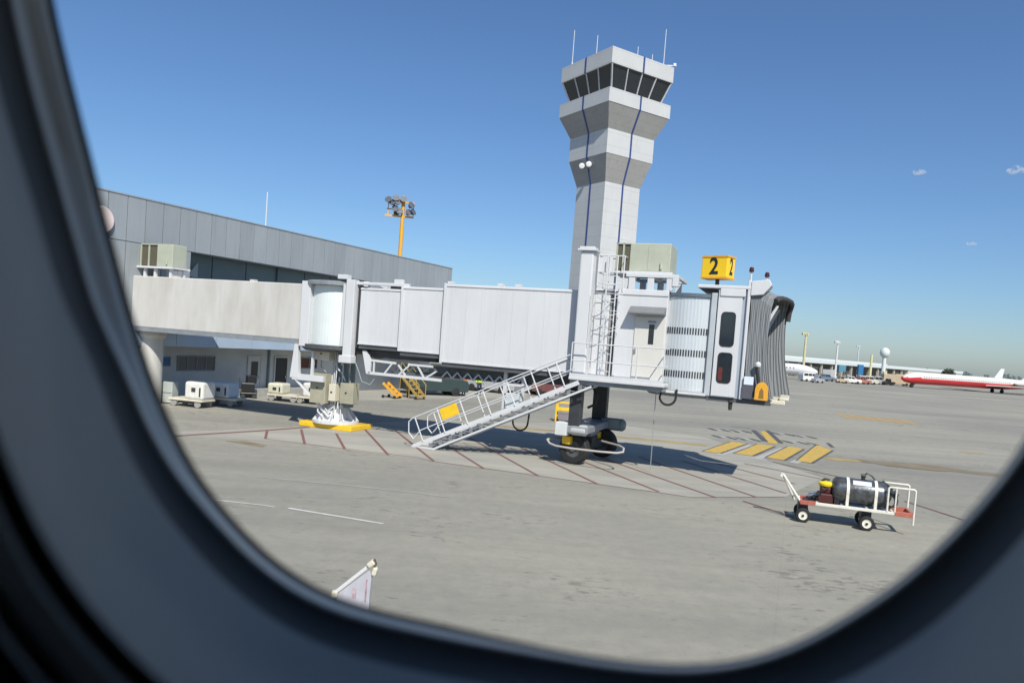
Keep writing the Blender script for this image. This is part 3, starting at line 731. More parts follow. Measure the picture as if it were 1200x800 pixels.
# hoist frame hanging below the outer tunnel
b = MB(); b.box(8.1, 8.24, -1.08, -.94, 1.62, 3.2); b.box(8.82, 8.94, -1.08, -.94, 2.0, 3.2); b.box(8.24, 8.82, -1.06, -.96, 2.55, 2.65); b.beam((8.2, -1, 1.9), (9.2, -1, 2.6), .05, .05); b.build('hoist_frame', WHITE, bridge)
b = MB(); b.box(8.27, 8.8, -1.2, -.8, 1.72, 2.28); b.build('hoist_box', mat('pale_blue_grey_box', (.55, .6, .62), .5), bridge, bevel=.02)
def arc(c, r, a0, a1, n=10, y=0.0):
    return [(c[0] + r * math.cos(R(a0 + (a1 - a0) * i / n)), y, c[1] + r * math.sin(R(a0 + (a1 - a0) * i / n))) for i in range(n + 1)]
b = MB(); b.tube([(8.55, -1, 1.72)] + [(8.86 + .30 * math.cos(R(180 + 18 * i)), -1, 1.25 + .32 * math.sin(R(180 + 18 * i))) for i in range(11)] + [(9.2, -1, 1.75), (9.05, -1, 2.0)], .035, 6); b.build('hoist_cable', RUBBER, bridge)
b = MB(); b.tube([(14.08, -1.55, 3.0), (14.02, -1.55, 2.72)] + arc((14.28, 2.72), .27, 180, 360, 10, -1.55) + [(14.56, -1.55, 3.0)], .04, 6); b.build('hanging_cable', RUBBER, bridge)
b = MB(); b.tube([(11.45, -1.2, 3.0), (11.75, -1.25, 2.55), (11.72, -1.25, 2.2), (11.45, -1.2, 2.05)], .05, 6); b.build('hanging_cable', RUBBER, bridge)
b = MB(); b.tube([(13.78, -1.0, 2.95), (13.80, -1.0, .05)], .014, 5); b.build('pull_rope', ROPE, bridge)
# lift columns and bogie
for t, hw in ((-1.72, .21), (1.72, .28)):
    b = MB(); b.box(10.96, 11.44, t - .22, t + .22, 3.12, 7.5 if t < 0 else 6.1); o = b.build('lift_column', WHITE, bridge, bevel=.05)
    if t < 0:
        c_ = MB(); c_.box(10.87, 11.53, t - .31, t + .31, 7.502, 7.57); c_.box(10.93, 11.47, t - .26, t + .26, 7.572, 7.65); c_.build('column_cap', WHITE, o, bevel=.015)
    l = MB(); l.box(11.17 - hw, 11.17 + hw, t - .19, t + .19, 1.42, 3.118); l.build('column_leg', DARK, o, bevel=.03)
b = MB(); b.box(10.7, 11.7, -1.95, 1.95, 1.16, 1.42); b.box(10.95, 11.5, -.6, .6, .95, 1.158); b.build('bogie_beam', GREY, bridge, bevel=.04)
b = MB(); b.box(10.55, 10.97, -2.06, -1.6, 1.06, 1.52); b.build('drive_box', mat('pale_drive_box', (.58, .60, .58), .5), bridge, bevel=.02)
b = MB(); b.lathe([(0, 0), (.16, 0), (.19, .08), (.19, .55), (.12, .62), (0, .62)], 16, (11.05, -1.78, 1.28), 'X'); b.build('drive_motor', mat('pale_grey_motor', (.45, .46, .46), .5), bridge, smooth=True)
b = MB(); b.lathe([(0, 0), (.2, 0), (.24, .1), (.24, .75), (.16, .85), (0, .85)], 16, (11.45, 1.35, 1.3), 'X'); b.box(11.4, 12.1, 1.1, 1.3, 1.15, 1.5); b.build('drive_motor', BLUEGREY, bridge, smooth=True)
BG = Matrix.Rotation(R(-9), 3, 'Z')
def wheel_assembly(cx, cy, sg):
    def T(x, y): 
        v = BG @ Vector((x, y, 0)); return cx + v.x, cy + v.y
    root = None
    for off in (0.0,):
        b = MB(); b.lathe([(.30, -.2), (.50, -.2), (.55, -.14), (.55, .14), (.50, .2), (.30, .2)], 36, (0, 0, 0), 'Y', loop=True)
        bmesh.ops.transform(b.bm, matrix=Matrix.Translation((cx, cy, .55)) @ BG.to_4x4(), verts=b.bm.verts)
        root = b.build('wheel', RUBBER, bridge, smooth=True)
        b = MB(); b.lathe([(.0, -.17), (.10, -.19), (.12, -.12), (.30, -.14), (.31, .14), (.12, .12), (0, .16)], 28, (0, 0, 0), 'Y')
        bmesh.ops.transform(b.bm, matrix=Matrix.Translation((cx, cy, .55)) @ BG.to_4x4(), verts=b.bm.verts)
        b.build('rim', CHAR, root, smooth=True)
    x, y = T(-.22, -.05)
    b = MB(); b.cbox((x, y - .22, .86), (.34, .26, .30), BG); b.build('fender_block', YELLOW, bridge, bevel=.05)
wheel_assembly(11.09, -1.25, -1); wheel_assembly(11.5, 1.24, 1)
b = MB(); b.beam((11.09, -1.2, .6), (11.5, 1.2, .6), .35, .3); b.box(11.1, 11.5, -.35, .35, .55, .94); b.build('axle', DARK, bridge, bevel=.04)
b = MB(); b.tube([(10.2, -1.75, .82), (10.32, -1.8, .70), (10.6, -1.95, .66), (11.2, -2.05, .65), (12.2, -2.05, .66), (12.8, -2.0, .68), (12.98, -1.85, .72), (12.95, -1.65, .82), (12.7, -1.3, .85), (11.9, -.6, .85)], .036, 8); b.tube([(10.2, -1.75, .82), (10.3, -1.3, .84), (10.9, -.5, .85)], .04, 8); b.build('safety_hoop', mat('pinkish_white_hoop', (.44, .40, .36), .5), bridge, smooth=True)
# service landing
b = MB(); b.box(10.98, 14.25, -2.32, -1.42, 3.05, 3.16); b.build('landing', WHITE, bridge, bevel=.015)
b = MB(); b.box(11.0, 14.2, -2.2, -1.45, 2.9, 3.048); b.build('landing_beam', GREY, bridge)
b = MB()
for x in (11.02, 12.38, 13.3, 14.18): b.tube([(x, -2.28, 3.1), (x, -2.28, 4.32)], .022, 6)
for z in (3.72, 4.32): b.tube([(11.02, -2.28, z), (14.18, -2.28, z)], .022, 6)
for z in (3.72, 4.32): b.tube([(14.18, -2.28, z), (14.18, -1.45, z)], .022, 6)
b.box(11.0, 14.2, -2.31, -2.29, 3.16, 3.27); b.build('landing_rail', WHITE, bridge)
# side stair (both sides: an upper and a lower stringer, treads between, rails square to the slope)
SL = math.atan2(3.0, 6.31); ds, dz = math.cos(SL), math.sin(SL); nsx, nsz = -dz, ds
stair = MB()
for y in (-2.28, -1.50):
    stair.beam((5.15, y, .03), (11.35, y, 2.97), .07, .15, up=(0, 0, 1)); stair.beam((5.98, y, .02), (11.8, y, 2.86), .05, .07)
stair.beam((5.1, -2.28, .03), (5.1, -1.5, .03), .08, .06); stair.box(5.1, 6.05, -2.31, -2.25, .0, .06); stair.box(5.1, 6.05, -1.53, -1.47, .0, .06)
stair_o = stair.build('stair', WHITE, bridge)
tr = MB(); n_t = 15
for i in range(n_t):
    f = (i + .7) / n_t; x = 5.45 + 5.95 * f; z = .06 + 2.86 * f
    tr.box(x + .02, x + .30, -2.24, -1.54, z - .04, z - .01); tr.box(x + .05, x + .19, -2.262, -2.242, z - .16, z + .02)
tr.build('treads', mat('grey_tread_plate', (.20, .205, .21), .55, var=.2, scale=6), stair_o)
for y in (-2.33, -1.45):
    rl_ = MB(); L0 = 0.55
    A = lambda d, h: (5.07 + d * ds + nsx * h, y, .03 + d * dz + nsz * h)
    offs = 0.0 if y < -2 else .35
    k = 0
    while L0 + offs + k * .98 < 6.9:
        d = L0 + offs + k * .98; rl_.tube([A(d, 0), A(d, .92)], .024, 6); k += 1
    rl_.tube([A(.2 + offs, .22), A(.1 + offs, .5), A(.25 + offs, .88), A(.45 + offs, .95), A(7.0, .95)], .024, 6)
    rl_.tube([A(.2 + offs, .22), A(.6 + offs, .42), A(7.0, .45)], .022, 6)
    rl_.build('handrail', WHITE, stair_o)
sgn = MB(); A = lambda d, h, y=-2.36: Vector((5.07 + d * ds + nsx * h, y, .03 + d * dz + nsz * h))
sgn.loft([[A(1.62, .46, -2.37), A(2.35, .46, -2.37), A(2.35, .88, -2.37), A(1.62, .88, -2.37)], [A(1.62, .46, -2.36), A(2.35, .46, -2.36), A(2.35, .88, -2.36), A(1.62, .88, -2.36)]], cap=True); sgn.build('warning_plate', YELLOW, stair_o)
# service cabin with door and ladder
b = MB(); b.box(12.25, 14.02, -1.43, 1.43, 3.17, 6.30); b.build('service_cabin', WHITE, bridge, bevel=.03)
b = MB(); b.box(12.25, 14.02, -1.46, -1.435, 6.1, 6.17); b.box(12.28, 12.34, -1.45, -1.435, 3.2, 6.1); b.build('cabin_trim', WHITE, bridge)
b = MB(); b.box(12.95, 13.98, -1.47, -1.434, 3.22, 5.38); d_ = b.build('service_door', DOORP, bridge, bevel=.012)
b = MB(); b.box(13.45, 13.63, -1.482, -1.472, 4.45, 5.12); b.build('pane', GLASS, d_)
b = MB(); b.box(13.40, 13.68, -1.485, -1.472, 5.18, 5.24); b.build('door_sign', GREY, d_)
b = MB(); b.cbox((13.03, -1.50, 4.2), (.05, .05, .16)); b.build('handle', CHROME, d_)
b = MB(); b.prism([(-1.435, 5.72), (-1.435, 5.45), (-1.85, 5.45), (-1.85, 5.5)], 12.75, 13.98, 'X'); b.build('door_hood', mat('grey_hood', (.17, .175, .18), .5), bridge)
b = MB()
for x in (11.88, 12.22): b.tube([(x, -1.62, 3.18), (x, -1.62, 7.4)], .022, 6)
z = 3.4
while z < 6.9: b.tube([(11.88, -1.62, z), (12.22, -1.62, z)], .014, 5); z += .3
for z in (4.7, 5.25, 5.8, 6.3):
    b.tube([(11.88, -1.62, z + .25)] + [(12.05 - .42 * math.cos(R(18 * i)), -1.62 - .62 * math.sin(R(18 * i)), z + .25 - .2 * math.sin(R(18 * i))) for i in range(11)] + [(12.22, -1.62, z + .25)], .014, 5)
for x in (11.62, 12.05, 12.48): b.tube([(x, -2.2, 4.5), (x, -2.2, 6.3)], .010, 5)
b.build('cage_ladder', WHITE, bridge)
b = MB(); b.box(11.5, 12.3, -1.5, -.6, 6.2, 6.26)
for x in (11.5, 11.9, 12.42):
    for y in (-1.45, -.6): b.tube([(x, y, 6.2), (x, y, 7.42)], .022, 6)
for z in (6.85, 7.42):
    b.tube([(11.5, -1.45, z), (12.42, -1.45, z), (12.42, -.6, z), (11.5, -.6, z), (11.5, -1.45, z)], .022, 6)
b.build('roof_guard_rail', WHITE, bridge)
b = MB(); b.box(11.5, 12.0, -1.44, -1.4, 6.88, 7.36); b.build('roof_guard_panel', WHITE, bridge)
b = MB()
for x in (12.6, 13.25, 13.9):
    b.box(x, x + .22, -1.4, -1.28, 6.302, 6.72); b.box(x, x + .22, .5, .62, 6.302, 6.72)
b.box(12.5, 14.3, -1.42, -1.26, 6.722, 6.84); b.box(12.5, 14.3, .48, .64, 6.722, 6.84)
for x in (12.5, 13.3, 14.18): b.box(x, x + .12, -1.258, .478, 6.725, 6.838)
b.beam((12.5, -1.3, 6.32), (12.85, -1.3, 6.72), .05, .05); b.box(14.1, 14.3, -1.43, -1.2, 6.45, 6.72); b.build('roof_frame', WHITE, bridge, bevel=.01)
ac_unit('large_air_conditioner', 'large greenish beige air conditioner on a white frame above the service door', bw(12.0, -1.1, 6.842), 1.92, 1.4, .98, .105)
# slatted drum
b = MB(); b.lathe([(1.40, 2.96), (1.40, 6.12)], 150, (14.72, 0, 0), ripple=.006); b.build('slatted_drum', ALU, bridge)
b = MB()
for z in (4.98, 4.24, 3.52):
    for k in range(44):
        a = R(-90 - 40 + 80 * (k + .5) / 44) if k % 2 == 0 else None
        if a is None: continue
        c, sn = math.cos(a), math.sin(a); p = Vector((14.72 + 1.398 * c, 1.398 * sn, z))
        b.cbox(p, (.024, .045, .22), Matrix.Rotation(a, 3, 'Z') )
b.build('vent_slots', DARK, bridge)
b = MB(); b.lathe([(1.46, 6.13), (1.46, 6.25), (0, 6.3)], 44, (14.72, 0, 0)); b.build('drum_roof', mat('dark_blue_grey_edge', (.10, .13, .16), .5), bridge)
b = MB(); b.lathe([(0, 2.72), (1.36, 2.74), (1.44, 2.80), (1.44, 2.95), (0, 2.955)], 44, (14.72, 0, 0)); b.build('drum_floor', GREY, bridge)
b = MB(); b.box(13.9, 15.5, -1.5, -1.36, 2.86, 2.95); b.build('drum_sill', WHITE, bridge)
# aircraft-end cab
b = MB(); b.box(15.42, 15.62, -1.34, 1.34, 2.86, 6.30); b.build('cab_pilaster', mat('light_grey_metal', (.42, .45, .46), .4), bridge, bevel=.03)
b = MB(); b.box(15.63, 16.62, -1.33, 1.33, 2.86, 6.44); b.build('cab_body', mat('blue_grey_cab_side', (.33, .37, .43), .4), bridge)
b = MB()
b.box(15.66, 15.82, -1.40, -1.332, 2.9, 6.4); b.box(16.23, 16.42, -1.40, -1.332, 2.9, 6.4)
for z0, z1 in ((2.9, 3.36), (4.32, 4.57), (5.66, 6.4)): b.box(15.82, 16.23, -1.398, -1.332, z0, z1)
b.build('side_window_frame', WHITE, bridge)
def rrect(x0, x1, z0, z1, r, n=5):
    P = []
    for cx, cz, a0 in ((x1 - r, z1 - r, 0), (x0 + r, z1 - r, 90), (x0 + r, z0 + r, 180), (x1 - r, z0 + r, 270)):
        for i in range(n + 1):
            a = R(a0 + 90 * i / n); P.append((cx + r * math.cos(a), cz + r * math.sin(a)))
    return P
for z0, z1 in ((3.36, 4.32), (4.57, 5.66)):
    b = MB(); b.prism(rrect(15.80, 16.25, z0 - .02, z1 + .02, .12), -1.404, -1.396); o = b.build('side_window', GLASS, bridge)
    f = MB(); P1_ = rrect(15.79, 16.26, z0 - .03, z1 + .03, .13); P2_ = rrect(15.82, 16.23, z0, z1, .1)
    f.loft([[Vector((p[0], -1.403, p[1])) for p in P1_], [Vector((p[0], -1.415, p[1])) for p in P1_], [Vector((p[0], -1.415, p[1])) for p in P2_], [Vector((p[0], -1.403, p[1])) for p in P2_]]); f.build('rubber_frame', RUBBER, o)
b = MB(); b.box(15.84, 15.97, -1.409, -1.405, 3.42, 3.85); b.build('red_pane_patch', mat('dim_red_patch', (.13, .025, .015), .5, var=.4, scale=9), bridge)  # added flat red patch over the lower pane, no real plate
b = MB(); b.box(16.56, 16.66, -1.42, -1.335, 2.85, 6.75); b.build('cab_corner_post', WHITE, bridge, bevel=.02)
b = MB(); b.box(14.95, 16.7, -1.43, 1.43, 6.45, 6.56); b.box(15.7, 16.5, -1.44, -1.3, 6.2, 6.448); b.prism([(16.66, 6.25), (16.66, 6.72), (17.2, 6.80), (17.3, 6.62), (17.05, 6.3)], -1.45, -.6); b.build('cab_roof', WHITE, bridge, bevel=.02)
b = MB(); b.box(15.5, 17.55, -1.3, 1.3, 2.72, 2.855); b.build('cab_floor', CHAR, bridge)
b = MB(); b.box(17.5, 18.0, -1.25, 1.25, 2.78, 2.92); b.box(17.8, 18.1, -1.2, 1.2, 2.92, 3.02); b.build('cab_bumper', CREAM, bridge, bevel=.03)
b = MB(); b.lathe([(0, 2.45), (.06, 2.47), (.07, 2.7), (.13, 2.72), (.13, 2.86)], 12, (16.3, -1.2, 0)); b.build('underside_knob', DARK, bridge, smooth=True)
for x, y, z0, z1 in ((16.62, -1.38, 6.75, 7.02), (17.1, -1.1, 6.75, 6.9)):
    b = MB(); b.tube([(x, y, z0 - .1), (x, y, z1)], .03, 8); o = b.build('beacon', WHITE, bridge)
    b = MB(); b.lathe([(0, z1), (.07, z1), (.08, z1 + .06), (.06, z1 + .15), (0, z1 + .17)], 12, (x, y, 0)); b.build('lens', mat('dark_red_lens', (.06, .01, .012), .3), o, smooth=True)
# bellows: folded fabric over an inverted U
b = MB(); rings = []
nf = 24
for i in range(nf + 1):
    f = i / nf; s = 16.68 + .86 * f
    d = (.012 if i % 2 else -.010) * (.6 + .8 * abs(math.sin(i * 1.7)))
    ring_ = []
    ztop = 6.58 - .30 * f * f; hw = 1.34 - .02 * f
    for j in range(29):
        u = j / 28
        if u < .36:      # near curtain, bottom to top: it leans out towards the aircraft at the bottom
            q = u / .36; z = 2.95 + (ztop - .35 - 2.95) * q; y = -(hw + d * (1 - .15 * q)); x = s + f * (.32 * (1 - q) ** 1.4 - .10 * math.sin(math.pi * q))
        elif u < .64:
            q = (u - .36) / .28; a = math.pi * q; y = -(hw + d) * math.cos(a) * (abs(math.cos(a)) ** -.35 if abs(math.cos(a)) > .02 else 1); z = ztop - .35 + (.35 + d) * math.sin(a) ** .6 if 0 < q < 1 else ztop - .35; x = s + f * .14 * math.sin(a)
            y = max(-(hw + d), min(hw + d, y))
        else:
            q = 1 - (u - .64) / .36; z = 2.95 + (ztop - .35 - 2.95) * q; y = hw + d * (1 - .15 * q); x = s + f * (.32 * (1 - q) ** 1.4 - .10 * math.sin(math.pi * q))
        x += f * (.02 + .24 * max(-1, min(1, y / 1.34)))
        x += .012 * math.sin(9 * u * math.pi + i) + .01 * math.sin(23 * u + i * 2.1)
        ring_.append(Vector((x, y, z)))
    rings.append(ring_)
b.loft(rings, closed=False)
bel = b.build('bellows', FABRIC, bridge)
md = bel.modifiers.new('cloth', 'SOLIDIFY'); md.thickness = .015
front = rings[-1]
b = MB(); b.tube([Vector((p.x + .05, p.y, p.z)) for p in front[11:20]], .09, 10); b.build('top_cushion', mat('dark_brown_cushion', (.05, .045, .045), .8, var=.3, scale=6), bridge, smooth=True)
for y in (.95, -.9):
    b = MB(); b.beam((17.5, y, 6.0), (17.0, y, 4.9), .09, .09); b.beam((17.0, y, 4.9), (16.98, y, 5.6), .07, .07); b.build('canopy_arm', WHITE, bridge)
b = MB(); b.box(16.66, 16.68, -1.2, 1.2, 2.95, 6.2); b.build('dark_mouth_sheet', DARK, bridge)  # dark sheet across the cab mouth, standing in for the unlit interior
# controls at the cab mouth
b = MB(); b.box(16.68, 16.98, -1.52, -1.40, 3.35, 3.62); b.build('control_panel', PALEBLUE, bridge, bevel=.015)
b = MB(); b.box(16.66, 17.0, -1.5, -1.40, 2.9, 3.34); b.build('control_base', mat('dark_violet_grey', (.08, .08, .10), .6), bridge)
b = MB(); b.loft([[Vector((p[0], -1.62, p[1])) for p in ([(17.06, 2.9)] + [(17.26 + .2 * math.cos(R(180 - 18 * i)), 3.22 + .26 * math.sin(R(18 * i))) for i in range(11)] + [(17.46, 2.9)])],
                  [Vector((p[0], -1.40, p[1])) for p in ([(17.06, 2.9)] + [(17.26 + .2 * math.cos(R(180 - 18 * i)), 3.22 + .26 * math.sin(R(18 * i))) for i in range(11)] + [(17.46, 2.9)])]], cap=True); o = b.build('yellow_guard', ORANGEY, bridge)
b = MB(); b.loft([[Vector((p[0], -1.625, p[1])) for p in ([(17.18, 2.95), (17.20, 3.2), (17.26, 3.3), (17.32, 3.2), (17.34, 2.95)])], [Vector((p[0], -1.621, p[1])) for p in ([(17.18, 2.95), (17.20, 3.2), (17.26, 3.3), (17.32, 3.2), (17.34, 2.95)])]], cap=True); b.build('guard_slot', mat('brown_slot', (.25, .13, .03), .6), o)
b = MB(); b.tube([(17.15, -1.5, 3.35), (17.05, -1.5, 3.95)], .05, 8); b.build('lamp_post', BLACK, bridge)
b = MB(); b.lathe([(0, 0), (.09, .02), (.1, .1), (.05, .17), (0, .18)], 12, (17.08, -1.5, 3.95)); b.build('lamp_head', WHITE, bridge, smooth=True)

# gate number sign on the cab roof
SG = thing('gate_sign', 'yellow box sign with black number 2 on the bridge cab roof', 'sign', bw(15.55, -.2, 6.56), BA - R(20))
b = MB(); b.box(-.48, .46, -.55, .05, .30, 1.04); b.build('sign_box', mat('amber_sign_face', (.86, .55, .015), .4, var=.05), SG, bevel=.03)
b = MB(); b.tube([(0, -.25, -.02), (0, -.25, .30)], .07, 10); b.build('post', BLACK, SG)
b = MB()
for z in (.28, 1.0): b.box(-.5, .48, -.57, .07, z, z + .055)
b.build('rim', ORANGEY, SG)
def numeral(sx, loc, rot):
    c = bpy.data.curves.new('number_two', 'FONT'); c.body = '2'; c.size = .78; c.align_x = 'CENTER'; c.align_y = 'CENTER'; c.extrude = .004; c.offset = .018
    o = bpy.data.objects.new('number_two', c); COL.objects.link(o); o.parent = SG; o.location = loc; o.rotation_euler = rot; o.scale = (sx, 1, 1); c.materials.append(BLACK)
    bpy.context.view_layer.update(); me = bpy.data.meshes.new_from_object(o.evaluated_get(bpy.context.evaluated_depsgraph_get()))
    k = bpy.data.objects.new('numeral', me); COL.objects.link(k); k.parent = SG; k.location = loc; k.rotation_euler = rot; k.scale = (sx, 1, 1)
    bpy.data.objects.remove(o)
numeral(.85, (-.02, -.556, .67), (R(90), 0, 0)); numeral(.6, (.466, -.25, .67), (R(90), 0, R(90)))

# ------------------------------------------------------------------ tank trolley (x towards its rear, -y faces the camera)
CA = math.atan2(18.97 - 19.43, 9.40 - 7.93)
TK = thing('tank_trolley', 'small white tow trolley carrying a dark strapped tank and a yellow capped engine', 'trolley', (7.93, 19.43, 0), CA)
IV = mat('ivory_paint', (.70, .67, .58), .45, var=.12, scale=6)
OR = mat('orange_red_paint', (.42, .12, .08), .5, var=.2, scale=8)
for x in (0.0, 1.54):
    for y in (0.06, .78):
        sg = -1 if y < .4 else 1
        b = MB(); b.lathe([(.11, -.06), (.17, -.06), (.19, -.035), (.19, .035), (.17, .06), (.11, .06)], 28, (x, y, .19), 'Y', loop=True); w = b.build('wheel', RUBBER, TK, smooth=True)
        b = MB(); b.lathe([(0, -.05), (.035, -.075), (.04, -.045), (.10, -.05), (.112, -.065), (.112, .065), (.10, .05), (0, .05)], 24, (x, y, .19), 'Y'); b.build('rim', IV, w, smooth=True)
        b = MB(); b.lathe([(0, -.082), (.03, -.08), (.03, -.07), (0, -.07)], 10, (x, y, .19), 'Y'); b.build('hub', BLACK, w)
b = MB()
for x in (0.0, 1.54): b.tube([(x, .06, .19), (x, .78, .19)], .025, 8); b.box(x - .12, x + .12, .2, .64, .22, .50)
b.build('axle', DARK, TK)
b = MB()
for y in (.02, .78): b.box(.28, 2.16, y, y + .06, .50, .575)
for x in (.3, .9, 1.5, 2.1): b.box(x, x + .06, .081, .779, .505, .57)
b.build('bed_frame', IV, TK, bevel=.008)
b = MB()
for y in (.018, .778): b.box(-.10, .278, y, y + .064, .48, .59); b.box(2.162, 2.60, y, y + .064, .48, .60)
b.box(-.10, -.04, .083, .777, .49, .58); b.box(2.54, 2.60, .083, .777, .49, .59); b.build('painted_end', OR, TK, bevel=.008)
b = MB(); b.box(.28, 2.1, .085, .775, .52, .545); b.build('bed_plate', GREY, TK)
b = MB(); b.tube([(-.06, .12, .5), (-.55, .38, 1.16)], .032, 8); b.tube([(-.20, .72, .46), (-.56, .46, 1.16)], .032, 8); b.tube([(-.58, .36, 1.14), (-.58, .48, 1.14)], .05, 8); b.tube([(-.12, .25, .64), (-.22, .62, .60)], .025, 8); b.build('tow_bar', IV, TK, smooth=True)
def hoop(y, name='rear_hoop'):
    b = MB(); b.tube([(1.98, y, .57), (1.98, y, 1.17), (2.02, y, 1.20), (2.56, y, 1.20), (2.60, y, 1.17), (2.60, y, .30)], .026, 8); b.tube([(2.16, y, .57), (2.16, y, 1.19)], .02, 8); return b.build(name, IV, TK, smooth=True)
hoop(.03)
b = MB(); b.tube([(1.98, .82, .57), (1.98, .82, 1.17), (2.02, .82, 1.20), (2.56, .82, 1.20), (2.60, .82, 1.17), (2.60, .82, .6)], .026, 8); b.build('rear_hoop', IV, TK, smooth=True)
tz, tr_, ty = .93, .335, .43
b = MB(); b.lathe([(0, .66), (.16, .67), (.26, .70), (.32, .76), (tr_, .84), (tr_, 1.86), (.32, 1.94), (.26, 2.0), (.16, 2.03), (0, 2.04)], 40, (0, ty, tz), 'X'); tank = b.build('tank', TANK, TK, smooth=True)
b = MB()
for x in (1.01, 1.68): b.lathe([(tr_ + .003, x), (tr_ + .014, x), (tr_ + .014, x + .07), (tr_ + .003, x + .07)], 40, (0, ty, tz), 'X')
b.build('tank_strap', IV, tank)
b = MB()
for x in (1.01, 1.68): b.box(x, x + .07, .09, .14, .575, .93)
b.build('strap_foot', IV, TK)
def onTank(a, x, off): return Vector((x, ty - (tr_ + off) * math.cos(R(a)), tz + (tr_ + off) * math.sin(R(a))))
b = MB(); b.loft([[onTank(38 + 5 * i, x, .004) for i in range(6)] for x in (1.16, 1.6)], closed=False); b.build('pale_label', PALEBLUE, tank)
b = MB()
for i, x in enumerate((1.2, 1.29, 1.4, 1.47, 1.56)): b.loft([[onTank(20, x, .004), onTank(30, x, .004)], [onTank(20, x + .035 + .02 * (i % 2), .004), onTank(30, x + .035 + .02 * (i % 2), .004)]], closed=False)
b.build('worn_marks', mat('worn_pale_marks', (.20, .22, .27), .6), tank)
b = MB(); b.tube([(1.42, ty, tz + tr_ - .02), (1.42, ty, tz + tr_ + .10)], .05, 10); b.tube([(1.36, ty, tz + tr_ + .10), (1.48, ty, tz + tr_ + .10)], .04, 8); b.build('valve', BLACK, tank)
b = MB(); b.tube([(1.42, ty, 1.36), (1.5, ty - .02, 1.44), (1.62, ty - .03, 1.38), (1.72, ty - .02, 1.27), (1.9, ty, 1.22), (2.1, ty + .1, 1.1), (2.05, ty + .2, .8)], .022, 8); b.build('hose', mat('dark_green_hose', (.03, .05, .03), .5), tank, smooth=True)
b = MB(); b.tube([(2.0, .4, .6), (2.12, .3, 1.0), (2.2, .4, 1.05), (2.25, .5, .7)], .03, 8); b.tube([(2.05, .55, 1.05), (2.3, .5, .92)], .05, 8); b.build('hose_fitting', DARK, TK, smooth=True)
b = MB()
for k in range(4):
    b.tube([(2.06 + .03 * k + .16 * math.cos(R(30 * i)), .42 + .05 * k + .05 * math.sin(R(60 * i)), .78 + .17 * math.sin(R(30 * i))) for i in range(13)], .02, 6)
b.tube([(1.95, .2, .62), (2.05, .12, .9), (2.1, .3, 1.12), (1.9, .5, 1.26)], .03, 8)
b.build('hose_coil', mat('black_green_hose', (.02, .03, .022), .6), TK, smooth=True)
b = MB(); b.box(.74, .86, .2, .64, .56, .72); b.box(.28, .38, .3, .7, .56, .74); b.tube([(.3, .2, .62), (.45, .14, .9), (.62, .2, 1.0)], .02, 6); b.build('engine_block', BLACK, TK, bevel=.02)
b = MB(); b.box(.34, .72, .22, .66, .55, .80); b.box(.40, .66, .28, .60, .80, .96); b.tube([(.70, .42, .7), (.76, .42, .7)], .14, 16); b.build('engine', DKRED, TK, bevel=.05)
b = MB(); b.lathe([(0, .985), (.17, .985), (.19, 1.02), (.19, 1.06), (.13, 1.10), (0, 1.115)], 20, (.53, .42, 0)); b.build('engine_cap', mat('bright_yellow_cap', (.85, .62, .02), .4), TK, smooth=True)
b = MB(); b.lathe([(.12, .955), (.16, .965), (.17, .984), (0, .984)], 20, (.53, .42, 0)); b.tube([(.42, .42, 1.1), (.5, .42, 1.16), (.62, .42, 1.15)], .03, 8); b.build('cap_base', BLACK, TK, smooth=True)
b = MB(); b.lathe([(0, .10), (.07, .12), (.085, .2), (.085, .3), (0, .32)], 14, (0, .4, .68), 'X'); b.build('silencer', CHROME, TK, smooth=True)
b = MB(); b.box(.0, .3, .2, .6, .5, .585); b.tube([(.1, .3, .6), (.25, .22, .72), (.4, .2, .8)], .03, 8); b.build('engine_mount', DARK, TK)

# ------------------------------------------------------------------ folding barrier just below the window
FB = thing('folding_barrier', 'white folding barrier with slanting top bar and pale sheet close below the window', 'barrier', (-2.0, 10.25, 0), 0)
PALES = mat('pale_barrier_sheet', (.42, .42, .47), .6, var=.14, scale=9, stretch=(1, 1, .3))
b = MB(); b.beam((-.27, 0, .50), (.20, 0, .93), .05, .05); b.build('top_bar', WHITE, FB, bevel=.01)
b = MB(); b.cbox((.235, -.01, .97), (.12, .11, .08), Matrix.Rotation(R(-40), 3, 'Y')); b.cbox((.285, 0, .86), (.07, .08, .13), Matrix.Rotation(R(15), 3, 'Y')); b.cbox((-.25, 0, .50), (.09, .10, .10)); b.build('corner_cap', CREAM, FB, bevel=.025)
b = MB(); b.cbox((.275, -.01, .985), (.05, .08, .09), Matrix.Rotation(R(-25), 3, 'Y')); b.build('latch', mat('brown_latch', (.12, .09, .06), .6), FB, bevel=.01)
b = MB(); b.prism([(-.22, .50), (.22, .88), (.245, .80), (.235, 0.15), (-.22, 0.15)], -.012, .012); b.build('sheet', PALES, FB)
b = MB(); b.box(.175, .195, -.018, -.013, .42, .74); b.box(.0, .05, -.018, -.013, .46, .62); b.build('red_mark', mat('dull_red_mark', (.22, .06, .09), .6, dirt=(.5, .42, .46), scale=12), FB)
b = MB(); b.tube([(.25, 0, .02), (.25, 0, .84)], .012, 6); b.tube([(-.25, 0, .02), (-.25, 0, .48)], .02, 6); b.box(-.3, -.2, -.2, .2, 0, .03); b.box(.2, .3, -.2, .2, 0, .03); b.build('post', GREY, FB)

